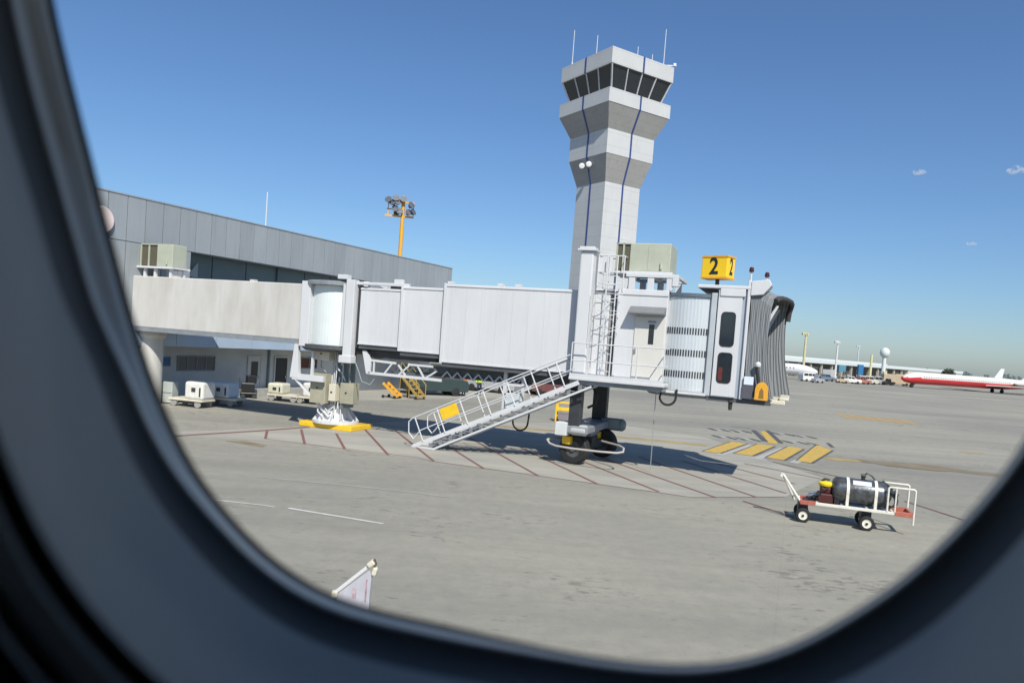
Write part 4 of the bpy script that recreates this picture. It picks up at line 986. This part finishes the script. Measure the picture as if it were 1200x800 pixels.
# ------------------------------------------------------------------ things by the terminal wall
def wheelset(b_, xs, ys, r, w=.1):
    for x in xs:
        for y in ys: b_.lathe([(0, -w / 2), (r * .9, -w / 2), (r, -w / 4), (r, w / 4), (r * .9, w / 2), (0, w / 2)], 16, (x, y, r), 'Y')
def dolly(name, label, loc, rz, boxm, bx0, bx1, h, deck=True):
    t = thing(name, label, 'baggage cart', loc, rz, 'carts by the terminal wall')
    b = MB(); b.box(-.9, .95, -.5, .5, .30, .40); b.build('deck', CREAM, t, bevel=.015)
    b = MB(); wheelset(b, (-.65, .65), (-.4, .4), .17); b.build('wheels', mat('dusty_wheel', (.30, .29, .27), .7), t)
    b = MB(); b.box(bx0, bx1, -.48, .48, .403, h); o = b.build('bin', boxm, t, bevel=.10)
    e = MB(); e.box((bx0 + bx1) / 2 - .12, (bx0 + bx1) / 2 + .10, -.494, -.483, h * .62, h * .78); e.box(bx1 - .2, bx1 - .12, -.494, -.483, .55, h * .8); e.build('bin_mark', DARK, o)
    b = MB(); b.tube([(-.9, 0, .35), (-1.25, 0, .32)], .03, 6); b.build('tow_bar', GREY, t)
    return t
BINW = mat('white_bin', (.68, .67, .62), .55, var=.15, scale=4); BINB = mat('bluish_white_bin', (.55, .60, .66), .55, var=.12, scale=4); BINC = mat('cream_bin', (.60, .59, .46), .55, var=.15, scale=4)
dolly('baggage_cart', 'cream flatbed cart with a white bin, first from the round column', (-15.130, 35.215) + (0,), R(-14), BINW, -.05, .95, 1.22)
dolly('baggage_cart', 'cart with a bluish white bin, second from the round column', (-14.181, 36.743) + (0,), R(-14), BINB, -.55, .55, 1.15)
dolly('baggage_cart', 'cream low cart with a cream bin at its front end behind the slanting strut', (-12.331, 40.810) + (0,), R(-12), BINC, -.9, .0, .98)
dolly('baggage_cart', 'white bin cart half hidden behind the beige control cabinet', (-10.702, 40.547) + (0,), R(-12), BINW, -.5, .5, 1.15)
t = thing('pale_locker', 'pale green grey locker beside the round walkway column', 'locker', (-16.588, 35.892) + (0,), R(-10))
b = MB(); b.box(-.4, .4, -.25, .25, .05, 1.05); b.build('body', mat('pale_green_locker', (.42, .45, .42), .6), t, bevel=.02)
b = MB(); b.box(-.38, .38, -.262, -.252, .52, .54); b.box(-.38, .38, -.22, .22, 0, .048); b.build('door_gap', DARK, t)
t = thing('black_handcart', 'black loaded handcart standing against the wall by the first door', 'handcart', (-14.535, 41.165) + (0,), R(20))
b = MB(); b.box(-.45, .45, -.35, .35, .25, .32); b.box(-.4, .3, -.3, .3, .33, .85); b.cbox((.1, 0, 1.05), (.5, .45, .42), Matrix.Rotation(R(15), 3, 'Z')); b.build('load', BLACK, t, bevel=.06)
b = MB(); wheelset(b, (-.3, .3), (-.28, .28), .12); b.tube([(-.45, -.3, .3), (-.5, -.3, 1.1), (-.5, .3, 1.1), (-.45, .3, .3)], .02, 6); b.build('frame', DARK, t)

def steps(label, loc, rz, m, h, n, rail=True):
    t = thing('boarding_steps', label, 'steps', loc, rz, 'yellow steps by the terminal')
    L_ = n * .26
    b = MB()
    for y in (-.4, .34): b.beam((0, y + .03, .12), (L_, y + .03, h), .06, .16)
    b.build('stringer', m, t)
    b = MB()
    for i in range(n): b.box(L_ * i / n, L_ * i / n + .26, -.34, .34, .15 + (h - .12) * i / n, .19 + (h - .12) * i / n)
    b.build('treads', m, t)
    b = MB()
    for y in ((-.37, .37) if rail else ()): b.tube([(0, y, .1), (0, y, .95), (L_, y, h + .85), (L_, y, .05)], .03, 6); b.tube([(L_ * .5, y, .05), (L_ * .5, y, h * .5 + .9)], .025, 6)
    if rail: b.build('handrail', m, t)
    b = MB(); wheelset(b, (.15, L_ - .1), (-.45, .45), .1, .07); b.build('wheels', RUBBER, t)
    return t
steps('small bright yellow steps with wide treads leaning left under the white truss', (-7.111, 47.626) + (0,), R(165), ORANGEY, .95, 4, False)
steps('dull yellow wheeled steps with curved rail, taller than the bright pair beside it', (-5.751, 48.199) + (0,), R(150), mat('dull_ochre', (.40, .27, .07), .6, var=.2, scale=5), 1.5, 6)

def person(label, loc, rz, shirt, trousers, h=1.72):
    t = thing('person', label, 'person', loc, rz)
    k = h / 1.72
    me = bpy.data.meshes.new('body'); V = []; E = []; RD = []
    def v(x, y, z, r, p=None):
        V.append((x * k, y * k, z * k)); RD.append(r * k)
        if p is not None: E.append((p, len(V) - 1))
        return len(V) - 1
    pel = v(0, 0, .95, .14); sp = v(0, 0, 1.15, .13, pel); ch_ = v(0, -.01, 1.36, .16, sp); nk = v(0, 0, 1.49, .06, ch_); hd = v(0, -.02, 1.60, .095, nk); v(0, -.01, 1.69, .075, hd)
    for s in (-1, 1):
        hp = v(.09 * s, 0, .88, .10, pel); kn = v(.11 * s, -.03, .5, .065, hp); an = v(.11 * s, .02, .09, .045, kn); v(.12 * s, -.12, .04, .04, an)
        sh_ = v(.19 * s, 0, 1.42, .065, ch_); el = v(.25 * s, .03, 1.14, .045, sh_); wr = v(.26 * s, -.07, .92, .035, el); v(.26 * s, -.10, .83, .03, wr)
    me.from_pydata(V, E, []); o = bpy.data.objects.new('body', me); COL.objects.link(o); o.parent = t
    sk = o.modifiers.new('skin', 'SKIN')
    for i, r in enumerate(RD): me.skin_vertices[0].data[i].radius = (r, r)
    me.skin_vertices[0].data[0].use_root = True
    sb = o.modifiers.new('sub', 'SUBSURF'); sb.levels = 2; sb.render_levels = 2
    m_ = bpy.data.materials.new('clothed_' + shirt.name); m_.use_nodes = True
    nt = m_.node_tree; N = nt.nodes; L = nt.links; bs = N['Principled BSDF']; bs.inputs['Roughness'].default_value = .8
    tc = N.new('ShaderNodeTexCoord'); sp_ = N.new('ShaderNodeSeparateXYZ'); L.new(tc.outputs['Object'], sp_.inputs['Vector'])
    rp = N.new('ShaderNodeValToRGB'); rp.color_ramp.interpolation = 'CONSTANT'
    dv = N.new('ShaderNodeMath'); dv.operation = 'DIVIDE'; dv.inputs[1].default_value = 1.8 * k; L.new(sp_.outputs['Z'], dv.inputs[0]); L.new(dv.outputs[0], rp.inputs['Fac'])
    def cc(mm): return mm
    e = rp.color_ramp.elements; e[0].position = 0; e[0].color = (.015, .015, .015, 1); e[1].position = .05; e[1].color = (*trousers, 1)
    a = e.new(.53); a.color = (*shirt_col[shirt.name], 1); a = e.new(.835); a.color = (.32, .19, .12, 1); a = e.new(.905); a.color = (.02, .015, .012, 1)
    L.new(rp.outputs['Color'], bs.inputs['Base Color']); me.materials.append(m_)
    return t
shirt_col = {'orange_shirt': (.55, .20, .06), 'lime_vest': (.45, .62, .04), 'light_blue_shirt': (.45, .55, .66)}
person('ground worker in a lime yellow vest standing far behind the white stair', (-2.369, 55.476) + (0,), R(20), HIVIS, (.02, .025, .05))

person('ground worker in an orange shirt and dark trousers walking behind the lower stair rail', (-3.447, 54.383) + (0,), R(-40), mat('orange_shirt', (.55, .2, .06), .8), (.012, .012, .015))

def vehicle(name, label, loc, rz, prof, wd, m, wins, cat, wr=.33, wx=(-1.3, 1.3), group=None, beacon=False):
    """prof: side outline (x forward, z); wins: side window polygons"""
    t = thing(name, label, cat, loc, rz, group)
    b = MB(); b.prism(prof, -wd / 2, wd / 2); b.build('body', m, t, bevel=.06)
    b = MB()
    for w in wins:
        b.prism(w, -wd / 2 - .012, -wd / 2 - .003); b.prism(w, wd / 2 + .003, wd / 2 + .012)
    b.build('side_windows', GLASS, t)
    for x in wx:
        for y in (-wd / 2 + .08, wd / 2 - .08):
            q = MB(); q.lathe([(0, -.1), (wr * .6, -.1), (wr, -.07), (wr, .07), (wr * .6, .1), (0, .1)], 18, (x, y, wr), 'Y'); q.build('wheel', RUBBER, t, smooth=True)
    if beacon:
        q = MB(); top = max(p[1] for p in prof); q.lathe([(.1, top), (.1, top + .15), (0, top + .18)], 10, (0, 0, 0)); q.build('beacon', ORANGEY, t)
    return t
VAN = [(-2.3, .3), (2.3, .3), (2.4, .8), (2.2, 1.1), (1.5, 1.25), (.9, 1.95), (.6, 2.05), (-2.2, 2.05), (-2.35, 1.6)]
VANW = [[(.1, 1.3), (1.3, 1.3), (.85, 1.85), (.1, 1.85)], [(-.9, 1.3), (0, 1.3), (0, 1.85), (-.9, 1.85)], [(-2.1, 1.3), (-1.0, 1.3), (-1.0, 1.85), (-2.1, 1.85)]]
PICK = [(-2.5, .35), (2.5, .35), (2.55, .8), (2.4, 1.05), (1.3, 1.15), (.7, 1.75), (-.5, 1.78), (-.75, 1.1), (-2.5, 1.1)]
PICKW = [[(.15, 1.2), (1.1, 1.2), (.62, 1.65), (.15, 1.67)], [(-.6, 1.2), (.05, 1.2), (.05, 1.67), (-.45, 1.69)]]
TRUCK = [(-3.6, .45), (3.3, .45), (3.4, 1.2), (3.1, 2.2), (1.7, 2.3), (1.65, 2.9), (-3.6, 2.9)]
TRUCKW = [[(2.0, 1.35), (3.05, 1.35), (2.9, 2.0), (2.0, 2.0)]]
TUG = [(-1.4, .3), (1.5, .3), (1.55, .9), (.4, 1.0), (.35, 1.7), (-.5, 1.7), (-.55, .95), (-1.4, .9)]
TUGW = [[(-.4, 1.05), (.28, 1.05), (.28, 1.6), (-.4, 1.6)]]
SILVER = mat('silver_paint', (.45, .46, .47), .35, metal=.3); OFFW = mat('off_white_body', (.70, .69, .66), .4); TANV = mat('tan_body', (.45, .36, .25), .5); GREENV = mat('slate_green_body', (.03, .05, .048), .5)
GB = 'ground vehicles behind the bridge'
vehicle('service_van', 'white service van with dark windows parked behind the underside cable tray', (-3.556, 61.093) + (0,), R(8), VAN, 1.9, OFFW, VANW, 'van', group=GB)
vehicle('service_truck', 'white box truck seen beyond the middle of the stair', (0.545, 63.495) + (0,), R(-14), TRUCK, 2.2, OFFW, TRUCKW, 'truck', .42, (-2.4, 2.3), GB)
t = thing('yellow_generator', 'small yellow generator box on wheels beyond the lower stair rail', 'generator', (-4.143, 53.677) + (0,), R(15))
b = MB(); b.box(-.36, .36, -.3, .3, .28, .88); b.build('casing', YELLOW, t, bevel=.06)
b = MB(); wheelset(b, (-.25, .25), (-.3, .3), .14, .08); b.build('wheels', RUBBER, t)
b = MB(); b.tube([(.3, -.2, .8), (.62, -.2, .95), (.62, .2, .95), (.3, .2, .8)], .025, 6); b.build('handle', DARK, t)
b = MB(); b.box(-.2, .2, -.312, -.303, .4, .7); b.build('grille', DARK, t)
vehicle('pickup', 'silver pickup seen beyond the head of the stair', (3.572, 62.499) + (0,), R(170), PICK, 1.8, SILVER, PICKW, 'pickup', .36, (-1.5, 1.6), GB)
vehicle('service_van', 'dark slate van in the shade behind the white underside truss', (-5.510, 53.138) + (0,), R(30), VAN, 1.9, GREENV, VANW, 'van', group=GB)
vehicle('baggage_tug', 'dull red tug seen between the stair rail and the lift legs', (2.924, 60.845) + (0,), R(15), TUG, 1.3, mat('dull_red_tug', (.13, .045, .04), .5), TUGW, 'tug', .3, (-.8, .9), GB)
vehicle('service_van', 'silver van seen under the tunnel beyond the hanging hoist box', (-1.619, 60.070) + (0,), R(160), VAN, 1.9, SILVER, VANW, 'van', group=GB)
# yellow barrier frame between the lift legs
t = thing('yellow_stand', 'small yellow framed stand seen left of the dark lift leg', 'stand', (3.005, 40.749) + (0,), R(-10))
b = MB()
for x in (-.45, .75):
    for y in (-.3, .3): b.box(x, x + .09, y, y + .09, 0, 1.15)
b.box(-.36, .75, -.29, -.21, .62, .76); b.box(-.36, .75, .31, .38, .62, .76); b.box(-.36, .75, -.29, -.21, 1.02, 1.12); b.box(-.36, -.45, -.2, .3, .66, .74); b.build('frame', YELLOW, t, bevel=.015)
b = MB(); b.box(-.3, .7, -.2, .3, .15, .45); b.build('tray', mat('violet_grey_tray', (.22, .19, .22), .7), t)
b = MB(); wheelset(b, (-.4, .8), (-.25, .35), .1, .06); b.build('wheels', RUBBER, t)

# ------------------------------------------------------------------ floodlight mast behind the terminal
FM = thing('floodlight_mast', 'orange yellow floodlight mast with two tiers of lamps above the terminal roof', 'floodlight', (-12.1, 75, 0), R(8))
b = MB(); b.tube([(0, 0, 0), (0, 0, 9), (0, 0, 17.9)], [.26, .22, .17], 12); b.build('mast', ORANGEY, FM, smooth=True)
b = MB(); b.box(-1.75, 1.1, -.12, -.02, 15.75, 15.93); b.box(-1.6, 1.1, .25, .35, 17.25, 17.38); b.box(-1.6, 1.1, .25, .35, 16.5, 16.6)
for x in (-1.5, 1.0): b.box(x, x + .08, .1, .2, 15.9, 17.4)
b.build('lamp_frame', ORANGEY, FM)
def floodlamp(x, y, z, tilt):
    M = Matrix.Translation((x, y, z)) @ Matrix.Rotation(R(tilt), 4, 'Z') @ Matrix.Rotation(R(-28), 4, 'X')
    b = MB(); b.lathe([(.10, .28), (.16, .22), (.33, -.12), (.36, -.18), (.33, -.18)], 16, (0, 0, 0), 'Y'); bmesh.ops.transform(b.bm, matrix=M, verts=b.bm.verts); o = b.build('lamp', mat('dark_lamp_housing', (.09, .10, .12), .5, var=.3), FM, smooth=True)
    b = MB(); b.lathe([(0, -.17), (.32, -.165), (.32, -.15), (0, -.15)], 16, (0, 0, 0), 'Y'); bmesh.ops.transform(b.bm, matrix=M, verts=b.bm.verts); b.build('lens', mat('pale_lamp_lens', (.70, .70, .74), .15), o)
for x, z, tl in ((-1.45, 17.3, -20), (-.75, 17.5, 0), (-.55, 17.15, 15), (.0, 17.45, 5), (.75, 16.95, 35), (.95, 16.3, 55), (-.75, 16.45, -10), (-.35, 16.25, 10), (.55, 16.2, 25), (-1.0, 17.05, -25)):
    floodlamp(x, -.25, z, tl)
b = MB(); b.box(-.9, -.4, .0, .3, 15.95, 16.5); b.build('ballast_box', mat('green_box', (.06, .13, .08), .6), FM)

# ------------------------------------------------------------------ far apron
def pole(name, label, base, h, m, head, r=.35):
    t = thing(name, label, 'light pole', (base[0], base[1], 0), 0, 'light poles on the far apron')
    b = MB(); b.tube([(0, 0, 0), (0, 0, h)], [r, r * .7], 10); b.build('pole', m, t, smooth=True)
    b = MB(); b.box(-head * 1.3, head * .5, -.2, .2, h - .5, h + .1)
    for i in range(4): b.cbox((-head * 1.1 + i * head * .5, -.35, h - .3), (head * .3, .35, .5))
    b.build('lamp_rack', m, t); return t
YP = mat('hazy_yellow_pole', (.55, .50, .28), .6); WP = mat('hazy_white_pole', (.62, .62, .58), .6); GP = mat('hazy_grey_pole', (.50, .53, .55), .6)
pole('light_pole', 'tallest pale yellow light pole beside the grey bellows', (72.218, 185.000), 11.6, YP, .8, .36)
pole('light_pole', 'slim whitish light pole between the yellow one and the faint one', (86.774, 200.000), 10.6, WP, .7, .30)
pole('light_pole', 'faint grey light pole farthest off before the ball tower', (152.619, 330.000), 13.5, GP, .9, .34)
t = thing('ball_tower', 'white ball on a slim white tower above the far terminal', 'tower', (119.509, 240.000) + (0,), 0)
b = MB(); b.tube([(0, 0, 0), (0, 0, 8.2)], [.75, .55], 14); b.build('stem', FARWHITE, t, smooth=True)
b = MB(); b.lathe([(0, 7.6), (.8, 7.9), (1.35, 8.6), (1.5, 9.4), (1.35, 10.2), (.8, 10.8), (0, 11.1)], 24); b.build('ball', FARWHITE, t, smooth=True)
for pp, h, lb in (((103.370, 215.000), 8.0, 'taller pale yellow marker post left of the ball tower'), ((105.074, 210.000), 3.4, 'short ochre marker post at the foot of the ball tower')):
    t = thing('marker_post', lb, 'post', pp + (0,), 0)
    b = MB(); b.tube([(0, 0, 0), (0, 0, h)], [.40, .32] if h > 5 else [.6, .6], 8); b.build('post', PALEYELLOW, t)
    b = MB(); b.cbox((0, 0, .3), (1.6, 1.6, .6)); b.build('footing', CONC, t)

# far terminal: long, low, white roofed
FA, FB_ = Vector((75.312, 215.000) + (0,)), Vector((199.805, 330.000) + (0,))
FT = thing('far_terminal', 'long low far terminal with bright white roof edge and shaded bays', 'building', FA, math.atan2((FB_ - FA).y, (FB_ - FA).x))
FL = (FB_ - FA).length
b = MB(); b.box(0, FL, 0, 26, 4.35, 5.5); b.box(0, FL * .5, .5, 25, 5.5, 6.0); b.build('roof', FARWHITE, FT, bevel=.1)
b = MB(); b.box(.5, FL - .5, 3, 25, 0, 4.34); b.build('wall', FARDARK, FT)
b = MB()
x = 2
while x < FL - 1: b.box(x, x + .7, .6, 1.2, 0, 4.34); x += 7.5
b.build('columns', FARTAN, FT)
b = MB(); x = 3; i = 0
while x < FL - 8:
    b.box(x + 1, x + 5.5, 2.6, 2.98, .2 + (i % 3) * .5, 2.6 + (i % 2) * .8); x += 8.5; i += 1
b.build('bay_fronts', FARTAN, FT)
b = MB(); b.box(FL * .62, FL, .3, 2.5, 2.2, 4.3); b.build('pale_front', mat('far_cream_wall', (.58, .55, .48), .8, var=.1, scale=.2), FT)
t = thing('blue_hoarding', 'dark blue block standing before the far terminal roof', 'hoarding', (105.088, 225.000) + (0,), R(20))
b = MB(); b.box(-.95, .95, -.3, .3, 1.9, 4.9); b.build('board', BLUEPAINT, t)
b = MB(); b.box(-.8, -.6, -.2, .2, 0, 1.9); b.box(.6, .8, -.2, .2, 0, 1.9); b.build('legs', GREY, t)
t = thing('blue_hoarding', 'smaller teal block on the far terminal front, left of the dark blue one', 'hoarding', (98.097, 222.000) + (0,), R(20))
b = MB(); b.box(-1.3, 1.3, -.4, .4, 2.4, 4.4); b.build('board', mat('teal_paint', (.08, .22, .30), .6), t)
b = MB(); b.box(-1.1, -.85, -.2, .2, 0, 2.4); b.box(.85, 1.1, -.2, .2, 0, 2.4); b.build('legs', GREY, t)

def jet(name, label, loc, rz, L_, r, zc, body, belly, fin_m, group=None, wx=.5, fh=2.9, red=-.30):
    t = thing(name, label, 'airliner', loc, rz, group)
    prof = [(0, 0), (r * .3, .25 * r), (r * .62, .9 * r), (r * .88, 2.0 * r), (r, 3.4 * r), (r, L_ * .68), (r * .82, L_ * .8), (r * .45, L_ * .93), (.1 * r, L_)]
    n = 32; rings = []
    for q, h in prof:
        up = r * .25 * max(0, (h - L_ * .68) / (L_ * .32)); dn = -r * .22 * max(0, 1 - h / (3.4 * r))
        rings.append([(h, q * math.cos(2 * math.pi * k / n), zc + up + dn + q * math.sin(2 * math.pi * k / n)) for k in range(n)])
    b = MB(); b.loft(rings, cap=True); o = b.build('fuselage', [body, belly], t, smooth=True)
    for p in o.data.polygons:
        c = p.center
        if c.z < zc + r * red: p.material_index = 1
    b = MB(); b.prism([(L_ * .80, zc + r * .8), (L_ * .92, zc + r * fh), (L_ * .98, zc + r * fh), (L_ * .95, zc + r * .6)], -.15, .15); b.build('fin', fin_m, t)
    b = MB()
    for s in (-1, 1):
        P = [(L_ * (wx - .1), s * r * .5, zc - r * .55), (L_ * (wx + .06), s * r * .5, zc - r * .55), (L_ * (wx + .14), s * L_ * .36, zc - r * .1), (L_ * (wx + .1), s * L_ * .36, zc - r * .1)]
        b.loft([[Vector(p) for p in P], [Vector(p) + Vector((0, 0, .25)) for p in P]], cap=True)
    b.build('wing', body, t)
    b = MB()
    for s in (-1, 1): b.lathe([(.1, L_ * .70), (r * .42, L_ * .72), (r * .45, L_ * .80), (r * .3, L_ * .87)], 18, (0, s * r * 1.5, zc + r * .25), 'X')
    b.build('engine', fin_m, t, smooth=True)
    b = MB(); x = 4 * r
    while x < L_ * .7:
        for s in (-1, 1): b.cbox((x, s * (r + .0) * .985, zc + r * .22), (.28, .06, .38))
        x += .8
    b.build('cabin_windows', GREY, t)
    b = MB()
    for x, ys in ((2.4 * r, (0,)), (L_ * (wx + .02), (-r * .9, r * .9))):
        for y in ys:
            b.tube([(x, y, .45), (x, y, zc - r * .7)], .12, 8)
            b.lathe([(0, -.3), (.4, -.3), (.5, -.2), (.5, .2), (.4, .3), (0, .3)], 18, (x, y, .5), 'Y')
    b.build('landing_gear', RUBBER, t)
    return t
JW = mat('jet_cream_white', (.62, .60, .55), .4, var=.05); JR = mat('jet_red_belly', (.50, .03, .035), .45, var=.15, scale=.2); JF = mat('jet_white', (.66, .66, .66), .35, var=.04)
p0 = Vector((97.301, 186.000) + (0,)); p1 = Vector((135.269, 200.000) + (0,)); dj = p1 - p0
jet('parked_airliner', 'long cream white airliner with red belly parked far off at the right', p0, math.atan2(dj.y, dj.x), 53, 1.5, 2.5, JW, JR, JW, wx=.62, red=.08)
p0 = Vector((174.5, 300.0, 0))
jet('parked_airliner', 'white airliner far behind the red bellied one with only its tail fin showing', p0, 0, 24, 1.1, 2.2, JF, JF, JF, fh=5.0)
p0 = Vector((73.153, 178.000) + (0,))
jet('parked_airliner', 'small white airliner standing nose right before the far terminal', p0, R(150), 22, 1.35, 2.5, JF, JF, JF)
GV = 'vehicles on the far apron'
vehicle('service_van', 'white van below the tallest yellow light pole', (68.736, 172.000) + (0,), R(15), VAN, 1.9, OFFW, VANW, 'van', group=GV)
vehicle('service_truck', 'grey white box truck below the slim whitish pole', (85.421, 200.000) + (0,), R(55), TRUCK, 2.3, mat('grey_white_body', (.5, .5, .48), .5), TRUCKW, 'truck', .42, (-2.4, 2.3), GV)
vehicle('baggage_tug', 'orange tan tug between the far white truck and the white pickup', (79.764, 180.000) + (0,), R(0), TUG, 1.3, TANV, TUGW, 'tug', .3, (-.8, .9), GV)
vehicle('pickup', 'white pickup below the dark blue hoarding', (82.752, 182.000) + (0,), R(-12), PICK, 1.9, OFFW, PICKW, 'pickup', .36, (-1.5, 1.6), GV)
vehicle('pickup', 'dull red pickup right of the far white pickup', (86.189, 184.000) + (0,), R(8), PICK, 1.9, mat('dull_red_body', (.35, .14, .11), .5), PICKW, 'pickup', .36, (-1.5, 1.6), GV)
vehicle('service_van', 'silver van parked just left of the ball tower', (96.072, 196.000) + (0,), R(5), VAN, 1.9, SILVER, VANW, 'van', group=GV)
vehicle('service_truck', 'tan truck near the nose of the red bellied airliner', (103.340, 200.000) + (0,), R(-8), TRUCK, 2.3, TANV, TRUCKW, 'truck', .42, (-2.4, 2.3), GV)
vehicle('baggage_tug', 'dark tug left of the tan truck on the far apron', (98.242, 194.000) + (0,), R(0), TUG, 1.3, BLACK, TUGW, 'tug', .3, (-.8, .9), GV)
vehicle('baggage_tug', 'small grey tug right beside the grey bellows on the far apron', (67.845, 165.000) + (0,), R(30), TUG, 1.3, SILVER, TUGW, 'tug', .3, (-.8, .9), GV)
vehicle('pickup', 'blue grey pickup before the bays of the far terminal', (79.024, 188.000) + (0,), R(20), PICK, 1.9, mat('blue_grey_body', (.13, .18, .23), .5), PICKW, 'pickup', .36, (-1.5, 1.6), GV)
vehicle('service_van', 'cream van at the foot of the taller marker post', (90.957, 190.000) + (0,), R(-10), VAN, 1.9, mat('cream_van_body', (.55, .52, .42), .5), VANW, 'van', group=GV)
vehicle('service_truck', 'yellow truck farthest right in the row before the red bellied airliner', (118.807, 225.000) + (0,), R(5), TRUCK, 2.3, mat('dull_yellow_body', (.45, .36, .10), .5), TRUCKW, 'truck', .42, (-2.4, 2.3), GV)
# dark tree and the treeline at the horizon
def crown(mb, c, rad, n, size, rnd):
    for _ in range(n):
        d = Vector((rnd.gauss(0, 1), rnd.gauss(0, 1), rnd.gauss(0, 1))).normalized() * (rnd.random() ** .45)
        p = Vector(c) + Vector((d.x * rad[0], d.y * rad[1], d.z * rad[2]))
        a = Vector((rnd.gauss(0, 1), rnd.gauss(0, 1), rnd.gauss(0, 1))).normalized() * size; bb = a.orthogonal().normalized() * size * .6
        mb.face([p - a, p + bb, p + a, p - bb])
rnd = random.Random(3)
t = thing('tree', 'small dark rounded tree standing behind the red bellied airliner', 'tree', (169.949, 290.000) + (0,), 0)
b = MB(); b.tube([(0, 0, 0), (.2, 0, 2), (0, 0, 4)], [.35, .3, .15], 8); b.build('trunk', BARK, t)
b = MB(); crown(b, (0, 0, 4.3), (2.6, 2.2, 1.9), 520, .42, rnd); b.build('crown', LEAF, t)
tl = MB()
for i in range(150):
    x = 250 + i * 3.4; c = (x + rnd.uniform(-2, 2), 560 + rnd.uniform(-20, 20), 3.0 + rnd.uniform(-.5, .8))
    crown(tl, c, (3.5, 3, 3.2 + rnd.uniform(-.8, .8)), 26, 1.3, rnd)
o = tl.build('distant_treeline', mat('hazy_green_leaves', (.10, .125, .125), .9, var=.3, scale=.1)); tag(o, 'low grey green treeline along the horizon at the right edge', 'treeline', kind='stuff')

# two scraps of cloud
CLM = bpy.data.materials.new('thin_cloud'); CLM.use_nodes = True
_N = CLM.node_tree.nodes; _N.remove(_N['Principled BSDF']); _pv = _N.new('ShaderNodeVolumePrincipled'); _pv.inputs['Color'].default_value = (1, 1, 1, 1); _pv.inputs['Anisotropy'].default_value = .2
_tc = _N.new('ShaderNodeTexCoord'); _nz = _N.new('ShaderNodeTexNoise'); _nz.inputs['Scale'].default_value = .05; _nz.inputs['Detail'].default_value = 5
_mr = _N.new('ShaderNodeMapRange'); _mr.inputs['From Min'].default_value = .42; _mr.inputs['From Max'].default_value = .72; _mr.inputs['To Max'].default_value = .09
CLM.node_tree.links.new(_tc.outputs['Object'], _nz.inputs['Vector']); CLM.node_tree.links.new(_nz.outputs['Fac'], _mr.inputs['Value']); CLM.node_tree.links.new(_mr.outputs['Result'], _pv.inputs['Density'])
CLM.node_tree.links.new(_pv.outputs[0], _N['Material Output'].inputs['Volume'])
for c, s in (((1567.920, 3000.000, 795.060), 1.0), ((1956.974, 3000.000, 830.074), 1.25), ((1799.375, 3000.000, 530.436), .7)):
    b = MB()
    for _ in range(5):
        o_ = Vector((rnd.uniform(-20, 20), rnd.uniform(-8, 8), rnd.uniform(-6, 6))) * s
        bmesh.ops.create_icosphere(b.bm, subdivisions=2, radius=rnd.uniform(9, 16) * s, matrix=Matrix.Translation(o_) @ Matrix.Diagonal((1.3, 1, .75, 1)))
    o = b.build('cloud', CLM, None, loc=c); o['kind'] = 'stuff'; tag(o, {1.0: 'small round scrap of white cloud alone in the blue sky', 1.25: 'larger scrap of white cloud at the right edge of the sky', .7: 'faintest and lowest scrap of cloud above the far airliner'}[s], 'cloud')

# ------------------------------------------------------------------ pieces that stand apart become parts of their own
def split_apart(o, new_name):
    me = o.data; nv = len(me.vertices); par = list(range(nv))
    def find(i):
        while par[i] != i: par[i] = par[par[i]]; i = par[i]
        return i
    for e in me.edges:
        a, b = find(e.vertices[0]), find(e.vertices[1])
        if a != b: par[a] = b
    isl = {}
    for i in range(nv): isl.setdefault(find(i), []).append(i)
    boxes = []
    for vs in isl.values():
        P = [me.vertices[i].co for i in vs]
        boxes.append((vs, [min(p[k] for p in P) for k in range(3)], [max(p[k] for p in P) for k in range(3)]))
    n = len(boxes); up = list(range(n))
    def f2(i):
        while up[i] != i: i = up[i]
        return i
    for i in range(n):
        for j in range(i):
            gap = math.sqrt(sum(max(0, boxes[i][1][k] - boxes[j][2][k], boxes[j][1][k] - boxes[i][2][k]) ** 2 for k in range(3)))
            big = max(max(boxes[q][2][k] - boxes[q][1][k] for k in range(3)) for q in (i, j))
            if gap <= max(.5 * big, .02): up[f2(i)] = f2(j)
    groups = {}
    for i in range(n): groups.setdefault(f2(i), []).extend(boxes[i][0])
    if len(groups) < 2:
        return
    kids = [c for c in bpy.data.objects if c.parent == o]
    parts = []
    for vs in groups.values():
        keep = set(vs); bm = bmesh.new(); bm.from_mesh(me); bm.verts.ensure_lookup_table()
        bmesh.ops.delete(bm, geom=[v for v in bm.verts if v.index not in keep], context='VERTS')
        m2 = bpy.data.meshes.new(new_name); bm.to_mesh(m2); bm.free()
        for m in me.materials:
            if m.name not in m2.materials: m2.materials.append(m)
        c = o.copy(); c.data = m2; c.name = new_name; COL.objects.link(c); parts.append(c)
    for k in kids: k.parent = parts[0]
    bpy.data.objects.remove(o)
RENAME = {'wheels': 'wheel', 'side_windows': 'side_window', 'legs': 'leg', 'columns': 'column', 'bay_fronts': 'bay_front', 'cabin_windows': 'cabin_window', 'worn_marks': 'worn_mark', 'vent_slots': 'vent_slot_row', 'mullions': 'mullion'}
for o in [o for o in bpy.data.objects if o.type == 'MESH' and o.parent is not None]:
    st = o.name.split('.')[0]
    if st in ('axle', 'bay_fronts', 'bin_mark', 'blue_stripe', 'cabin_windows', 'coil_frame', 'columns', 'corner_cap', 'door_gap', 'frame', 'hanging_cable', 'joint_seal', 'landing_gear', 'legs', 'mullions', 'painted_end', 'portal_frame', 'post', 'rim', 'roof_lug', 'service_panel', 'side_windows', 'strap_foot', 'support_post', 'tank_strap', 'vent_slots', 'wheels', 'worn_marks'):
        split_apart(o, RENAME.get(st, st))
